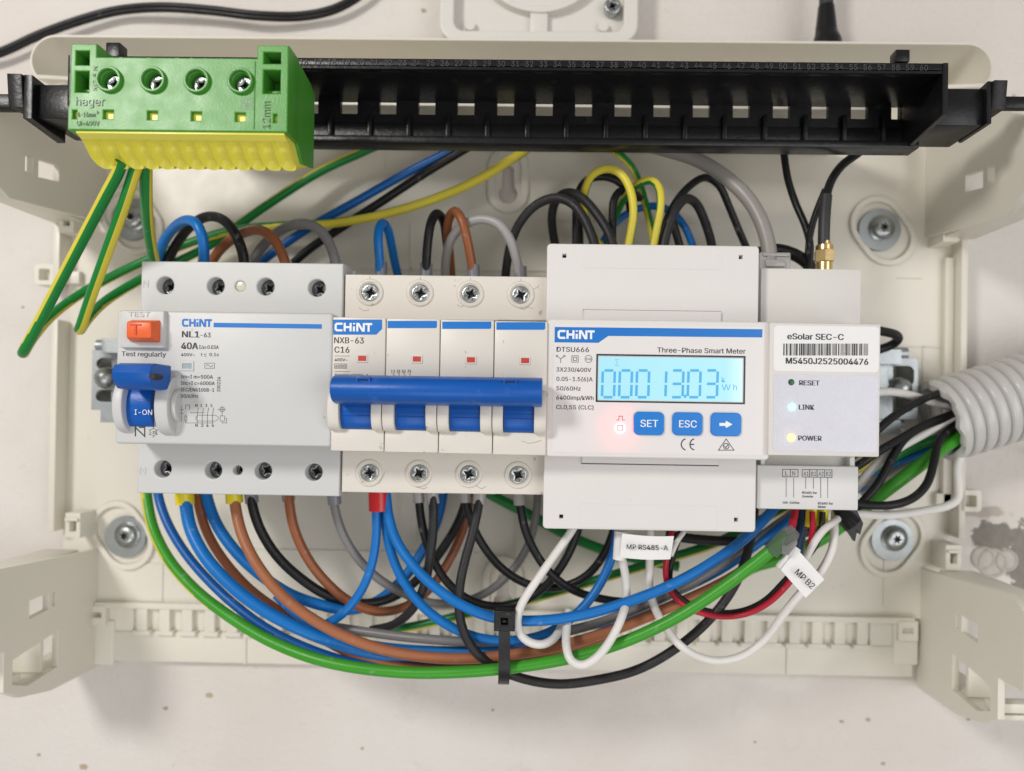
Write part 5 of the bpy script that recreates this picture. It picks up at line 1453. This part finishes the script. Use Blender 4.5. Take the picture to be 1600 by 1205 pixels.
# --- behind
wire('dark green earth wire slanting behind the meter bottom', [(745, 760, 12), (780, 780, 12), (830, 806, 12), (890, 838, 13), (945, 860, 14), (1000, 874, 15), (1060, 885, 15)], 2.2, C_DGREEN, G_BEH)
wire('green and yellow wire running low behind the wire bundle', [(500, 998, 22), (560, 990, 23), (640, 980, 24), (720, 962, 25), (800, 944, 26), (880, 922, 26), (960, 898, 27), (1040, 874, 28), (1120, 848, 29), (1190, 812, 30), (1260, 775, 30)], 1.9, C_DGREEN, G_BEH, stripe=[40, 40, 40, 40])
wire('grey wire lying in the bundle above the brown wire', [(480, 970, 40), (530, 981, 44), (590, 990, 47), (660, 998, 50), (740, 1003, 51), (820, 999, 51), (890, 986, 51), (960, 965, 50), (1040, 932, 48), (1110, 893, 45), (1180, 845, 40), (1260, 790, 34), (1400, 735, 28), (1490, 700, 24)], 1.75, C_GREY, G_BOT)
wire('black cable running level behind the meter bottom towards the controller', [(1040, 836, 32), (1090, 843, 34), (1150, 846, 36), (1200, 844, 36), (1250, 835, 34), (1290, 815, 30)], 2.0, C_BLACK, G_BEH)
# --- white communication wires
wire('white wire falling from the meter bottom into a small loop by the cable tie', [(905, 808, 58), (893, 830, 60), (866, 868, 63), (838, 908, 66), (815, 944, 67), (808, 975, 66), (818, 998, 65), (843, 1008, 64), (866, 998, 60), (878, 976, 55), (886, 955, 50)], 1.5, C_WHITE, G_BOT)
wire('white wire making the deepest loop below the green earth wire', [(889, 955, 56), (885, 985, 62), (885, 1012, 68), (892, 1034, 71), (908, 1041, 72), (930, 1030, 72), (953, 1002, 70), (971, 966, 67), (979, 930, 58), (977, 898, 60), (971, 868, 64), (970, 835, 64), (971, 805, 60)], 1.5, C_WHITE, G_BOT)
wire('white wire passing behind the paper tag, under the green wire and up to the controller', [(1016, 808, 56), (1016, 850, 57), (1015, 890, 57), (1015, 925, 56), (1024, 952, 57), (1042, 984, 58), (1062, 1008, 58), (1090, 1026, 56), (1125, 1033, 54), (1164, 1023, 53), (1198, 996, 54), (1224, 960, 58), (1250, 928, 62), (1283, 893, 62), (1301, 857, 60), (1304, 822, 56), (1306, 790, 52)], 1.5, C_WHITE, G_BOT)
wire('short white wire leading from the controller to the small paper tag', [(1325, 798, 54), (1308, 812, 58), (1285, 830, 64), (1268, 855, 68), (1256, 880, 70)], 1.3, C_WHITE, G_BOT)
wire('white cable bent round the corner below the conduit', [(1318, 806, 50), (1340, 804, 50), (1390, 805, 46), (1440, 799, 40), (1482, 790, 34), (1497, 780, 32), (1498, 756, 30), (1496, 728, 28), (1506, 706, 26), (1530, 690, 24)], 1.62, C_WHITE, G_EN)
wire('white wire passing in front of the right rail bracket', [(1270, 660, 34), (1305, 636, 38), (1340, 622, 40), (1370, 613, 38), (1400, 613, 34), (1432, 620, 28), (1470, 632, 24), (1500, 636, 22)], 1.6, C_WHITE, G_EN)
# --- thin red and black pair
wire('thin red wire running under the green wire to the small paper tag', [(1051, 815, 58), (1048, 840, 60), (1041, 875, 62), (1040, 900, 60), (1046, 922, 57), (1064, 943, 55), (1094, 958, 55), (1130, 964, 56), (1165, 960, 58), (1200, 943, 62), (1232, 912, 66), (1255, 880, 68), (1266, 850, 66), (1270, 824, 62), (1269, 800, 60)], 1.05, C_RED, 'thin communication wires', (Y, (1268.5, 792), (1266.5, 823), 2.0))
wire('thin black wire running alongside the red one to the small paper tag', [(1066, 815, 56), (1062, 835, 57), (1052, 868, 58), (1046, 900, 57), (1052, 922, 54), (1070, 940, 53), (1098, 953, 53), (1130, 958, 54), (1163, 954, 56), (1196, 938, 60), (1228, 906, 64), (1258, 874, 66), (1276, 850, 64), (1284, 824, 61), (1285, 800, 60)], 1.1, C_BLACK, 'thin communication wires', (Y, (1286, 792), (1284, 822), 2.0))
wire('short dark red wire dropping from the controller onto the taped end', [(1243, 785, 58), (1242, 802, 60), (1238, 820, 64), (1232, 842, 68)], 1.3, C_RED, 'thin communication wires')
wire('short dark blue wire beside the dark red one under the controller', [(1256, 785, 50), (1255, 810, 50), (1250, 840, 50), (1246, 868, 48)], 2.0, pvc('navy_pvc', (0.01, 0.03, 0.075)), G_BEH)
# --- into the conduit
wire('uppermost black wire entering the conduit', [(1290, 760, 34), (1320, 725, 39), (1345, 700, 42), (1368, 675, 42), (1400, 648, 38), (1440, 625, 32), (1475, 612, 28), (1510, 600, 24)], 1.6, C_BLACK, G_EN)
wire('second black wire entering the conduit below the white lead', [(1285, 770, 40), (1318, 742, 44), (1345, 725, 46), (1372, 706, 45), (1410, 684, 40), (1445, 664, 34), (1480, 650, 28), (1520, 636, 24)], 1.6, C_BLACK, G_EN)
wire('black wire crossing down steeply from the conduit to the controller foot', [(1330, 805, 46), (1350, 782, 47), (1372, 756, 46), (1393, 717, 43), (1413, 686, 39), (1440, 668, 34), (1475, 655, 29), (1510, 640, 24)], 1.6, C_BLACK, G_EN)
wire('black wire hanging in a wide loop below the conduit mouth', [(1320, 785, 48), (1350, 789, 49), (1388, 790, 50), (1424, 780, 48), (1448, 757, 45), (1459, 724, 41), (1466, 692, 36), (1486, 668, 30), (1515, 650, 25)], 1.6, C_BLACK, G_EN)
wire('white wire slanting into the conduit mouth', [(1290, 800, 36), (1335, 765, 40), (1360, 735, 40), (1395, 706, 38), (1440, 680, 33), (1482, 658, 28), (1520, 642, 24)], 1.7, C_WHITE, G_EN)
wire('bright green earth wire slanting up into the conduit', [(1158, 895, 18), (1180, 884, 20), (1210, 876, 22), (1246, 862, 25), (1300, 832, 30), (1350, 793, 36), (1400, 755, 38), (1440, 725, 35), (1480, 695, 30), (1520, 672, 25)], 2.6, C_GREEN, G_EN)
wire('dark green wire above the bright green one in the conduit mouth', [(1270, 800, 26), (1335, 760, 28), (1390, 718, 28), (1440, 694, 26), (1490, 680, 24), (1530, 662, 22)], 2.1, C_DGREEN, G_EN)
wire('blue wire in the shadow between the green wires at the conduit', [(1320, 775, 24), (1370, 742, 25), (1420, 716, 25), (1470, 694, 24), (1520, 672, 22)], 2.1, C_DBLUE, G_EN)
wire('grey wire lowest in the conduit mouth', [(1345, 770, 22), (1400, 735, 22), (1450, 712, 22), (1500, 692, 22), (1540, 672, 22)], 2.1, C_GREY, G_EN)
wire('yellow and green wire peeping out behind the controller foot', [(1240, 770, 28), (1310, 745, 30), (1340, 733, 30), (1365, 722, 30), (1395, 710, 28)], 1.9, C_YELL, G_EN)
wire('black wire end hooked over the right rail bracket', [(1290, 512, 38), (1330, 513, 40), (1365, 516, 40), (1385, 519, 38), (1403, 525, 34), (1404, 532, 31), (1392, 540, 28), (1360, 550, 27), (1310, 560, 27)], 1.8, C_BLACK, G_EN)

# ------------------------------------------------------------------ tags, ties, tape
t = thing('paper_tag', 'white paper tag lettered MP RS485-A hanging under the meter', 'wire tag', P(1011, 853, 70))
mb = MB()
cor = [(972, 833.5), (1053, 838), (1047.5, 874), (968.5, 871)]
NN = 12
vs_ = []
for i in range(NN + 1):
    s_ = i / NN
    for (A, B) in (((972, 833.5), (1053, 838)), ((968.5, 871), (1047.5, 874))):
        x = A[0] + (B[0] - A[0]) * s_; y = A[1] + (B[1] - A[1]) * s_ + 2.0 * math.sin(math.pi * s_)
        vs_.append(P(x, y, 71 + 2.0 * math.sin(math.pi * s_ * .8)))
mb.add(vs_, [(2 * i, 2 * i + 1, 2 * i + 3, 2 * i + 2) for i in range(NN)])
mb.add([q + Vector((0, .00025, 0)) for q in vs_], [(2 * i + 2, 2 * i + 3, 2 * i + 1, 2 * i) for i in range(NN)])
mb.tube([P(970, 830, 66.5), P(969, 852, 66.5), P(967.5, 874, 66.5)], 2.3, 16, 1.0)
mb.done('paper', PAPER, t)
mb = MB(); text(mb, 'MP RS485-A', 979, 1043, 858, 7.4, 73.4, .012, rot=-.8); mb.done('printed_text', BLKINK, t)
mb = MB(); mb.tube([P(1048, 868, 71), P(1058, 846, 68), P(1068, 832, 64)], 0.9, 10, 1.0); mb.done('sleeve', C_WHITE, t)
t = thing('paper_tag', 'white paper tag lettered MP B2 hanging at an angle below the controller', 'wire tag', P(1253, 897, 74))
mb = MB()
q = [P(1245.6, 858, 75), P(1288, 905.5, 76), P(1259, 934.5, 77), P(1220, 890.5, 76)]
mb.add(q + [p + Vector((0, .0003, 0)) for p in q], [(3, 2, 1, 0), (4, 5, 6, 7), (0, 1, 5, 4), (1, 2, 6, 5), (2, 3, 7, 6), (3, 0, 4, 7)])
bmesh.ops.recalc_face_normals(mb.bm, faces=mb.bm.faces)
mb.tube([P(1244, 855, 73.2), P(1232, 872, 73.2), P(1219, 889, 73.2)], 1.9, 14, 1.0)
mb.done('paper', PAPER, t)
mb = MB(); text(mb, 'MP B2', 1241, 1277, 895.5, 9.6, 77.6, .012, rot=-43); mb.done('printed_text', BLKINK, t)

tie = thing('cable_tie', 'black cable tie binding the lower wire bundle', 'cable tie', P(787, 1010, 66))
mb = MB()
a, b_, c, d = rect(774, 957, 802, 985, 70)
mb.plate([quad(a, b_, c, d), quad(a + 1.5, b_ - 1.5, c + 1.4, d - 1.6)], 65, 70, 0.5, res=2)
mb.box(a + 1.2, b_ - 1.2, c + 1.2, d - 1.2, 64.5, 67.5, 0.2, 1)
mb.box(a + 2.2, b_ - 2.2, c + 2.2, d - 2.8, 67, 69.2, 0.3, 1)
mb.done('tie_head', C_BLACK, tie)
mb = MB()
pth = [(788, 984, 69), (788, 1005, 68.5), (788, 1030, 68.5), (788, 1052, 68), (787, 1064, 65), (787, 1066, 58), (787, 1050, 50), (787, 1010, 44), (787, 972, 46), (787, 958, 54), (787, 957, 62)]
p3 = [P(*q) for q in pth]
ring, tang, _, _ = spline(p3, 1, 1.2 * S)
vs_, fs = [], []
for i, (c_, t_) in enumerate(zip(ring, tang)):
    n_ = Vector((1, 0, 0)).cross(t_).normalized()
    for (su, sn) in ((-1, -1), (1, -1), (1, 1), (-1, 1)): vs_.append(c_ + Vector((2.0 * su * S, 0, 0)) + n_ * (.6 * sn * S))
for i in range(len(ring) - 1):
    for k in range(4): fs.append((4 * i + k, 4 * i + (k + 1) % 4, 4 * i + 4 + (k + 1) % 4, 4 * i + 4 + k))
fs += [(0, 1, 2, 3), tuple(len(vs_) - 4 + k for k in (3, 2, 1, 0))]
mb.add(vs_, fs); bmesh.ops.recalc_face_normals(mb.bm, faces=mb.bm.faces)
mb.done('strap', C_BLACK, tie)

t = thing('cable_tie', 'small torn black tape end sticking out beside the lower right fixing screw', 'tape', P(1330, 818, 58))
mb = MB()
out_ = [(1313, 800), (1336, 796), (1347, 818), (1343, 832), (1338, 826), (1335, 842), (1330, 834), (1322, 826), (1312, 812)]
mb.plate([[uv(x, y, 58) for x, y in out_]], 55.5, 58.5, 0.35)
mb.tube([P(1308, 792, 56), P(1320, 806, 57), P(1332, 820, 57.5)], [2.0, 3.0, 3.6], 12, 1.0)
t.name = 'tape_end'
mb.done('tape', BLACKPL, t)
mb = MB()
TAPE = bpy.data.materials.new('clear_tape'); TAPE.use_nodes = True
b = TAPE.node_tree.nodes['Principled BSDF']
b.inputs['Transmission Weight'].default_value = 0.85; b.inputs['Roughness'].default_value = 0.12; b.inputs['Base Color'].default_value = (.85, .85, .85, 1); b.inputs['IOR'].default_value = 1.4
nz = TAPE.node_tree.nodes.new('ShaderNodeTexNoise'); nz.inputs['Scale'].default_value = 700
bp = TAPE.node_tree.nodes.new('ShaderNodeBump'); bp.inputs['Strength'].default_value = 1.0; bp.inputs['Distance'].default_value = .0008
TAPE.node_tree.links.new(nz.outputs['Fac'], bp.inputs['Height']); TAPE.node_tree.links.new(bp.outputs['Normal'], b.inputs['Normal'])
mb.tube([P(1205, 862, 74), P(1222, 846, 75.5), P(1236, 834, 76.2), P(1243, 828, 76.4)], [2.7, 2.9, 2.9, 2.0], 18, .8)
mb.add([P(1222, 843, 78.6), P(1243, 826, 78.2), P(1246, 850, 78), P(1232, 868, 78.4), P(1222, 866, 78)], [(0, 1, 2, 3, 4)])
tag(mb.done('clear_tape', TAPE), 'crumpled clear tape wrapped round the end of the bright green wire', 'tape')
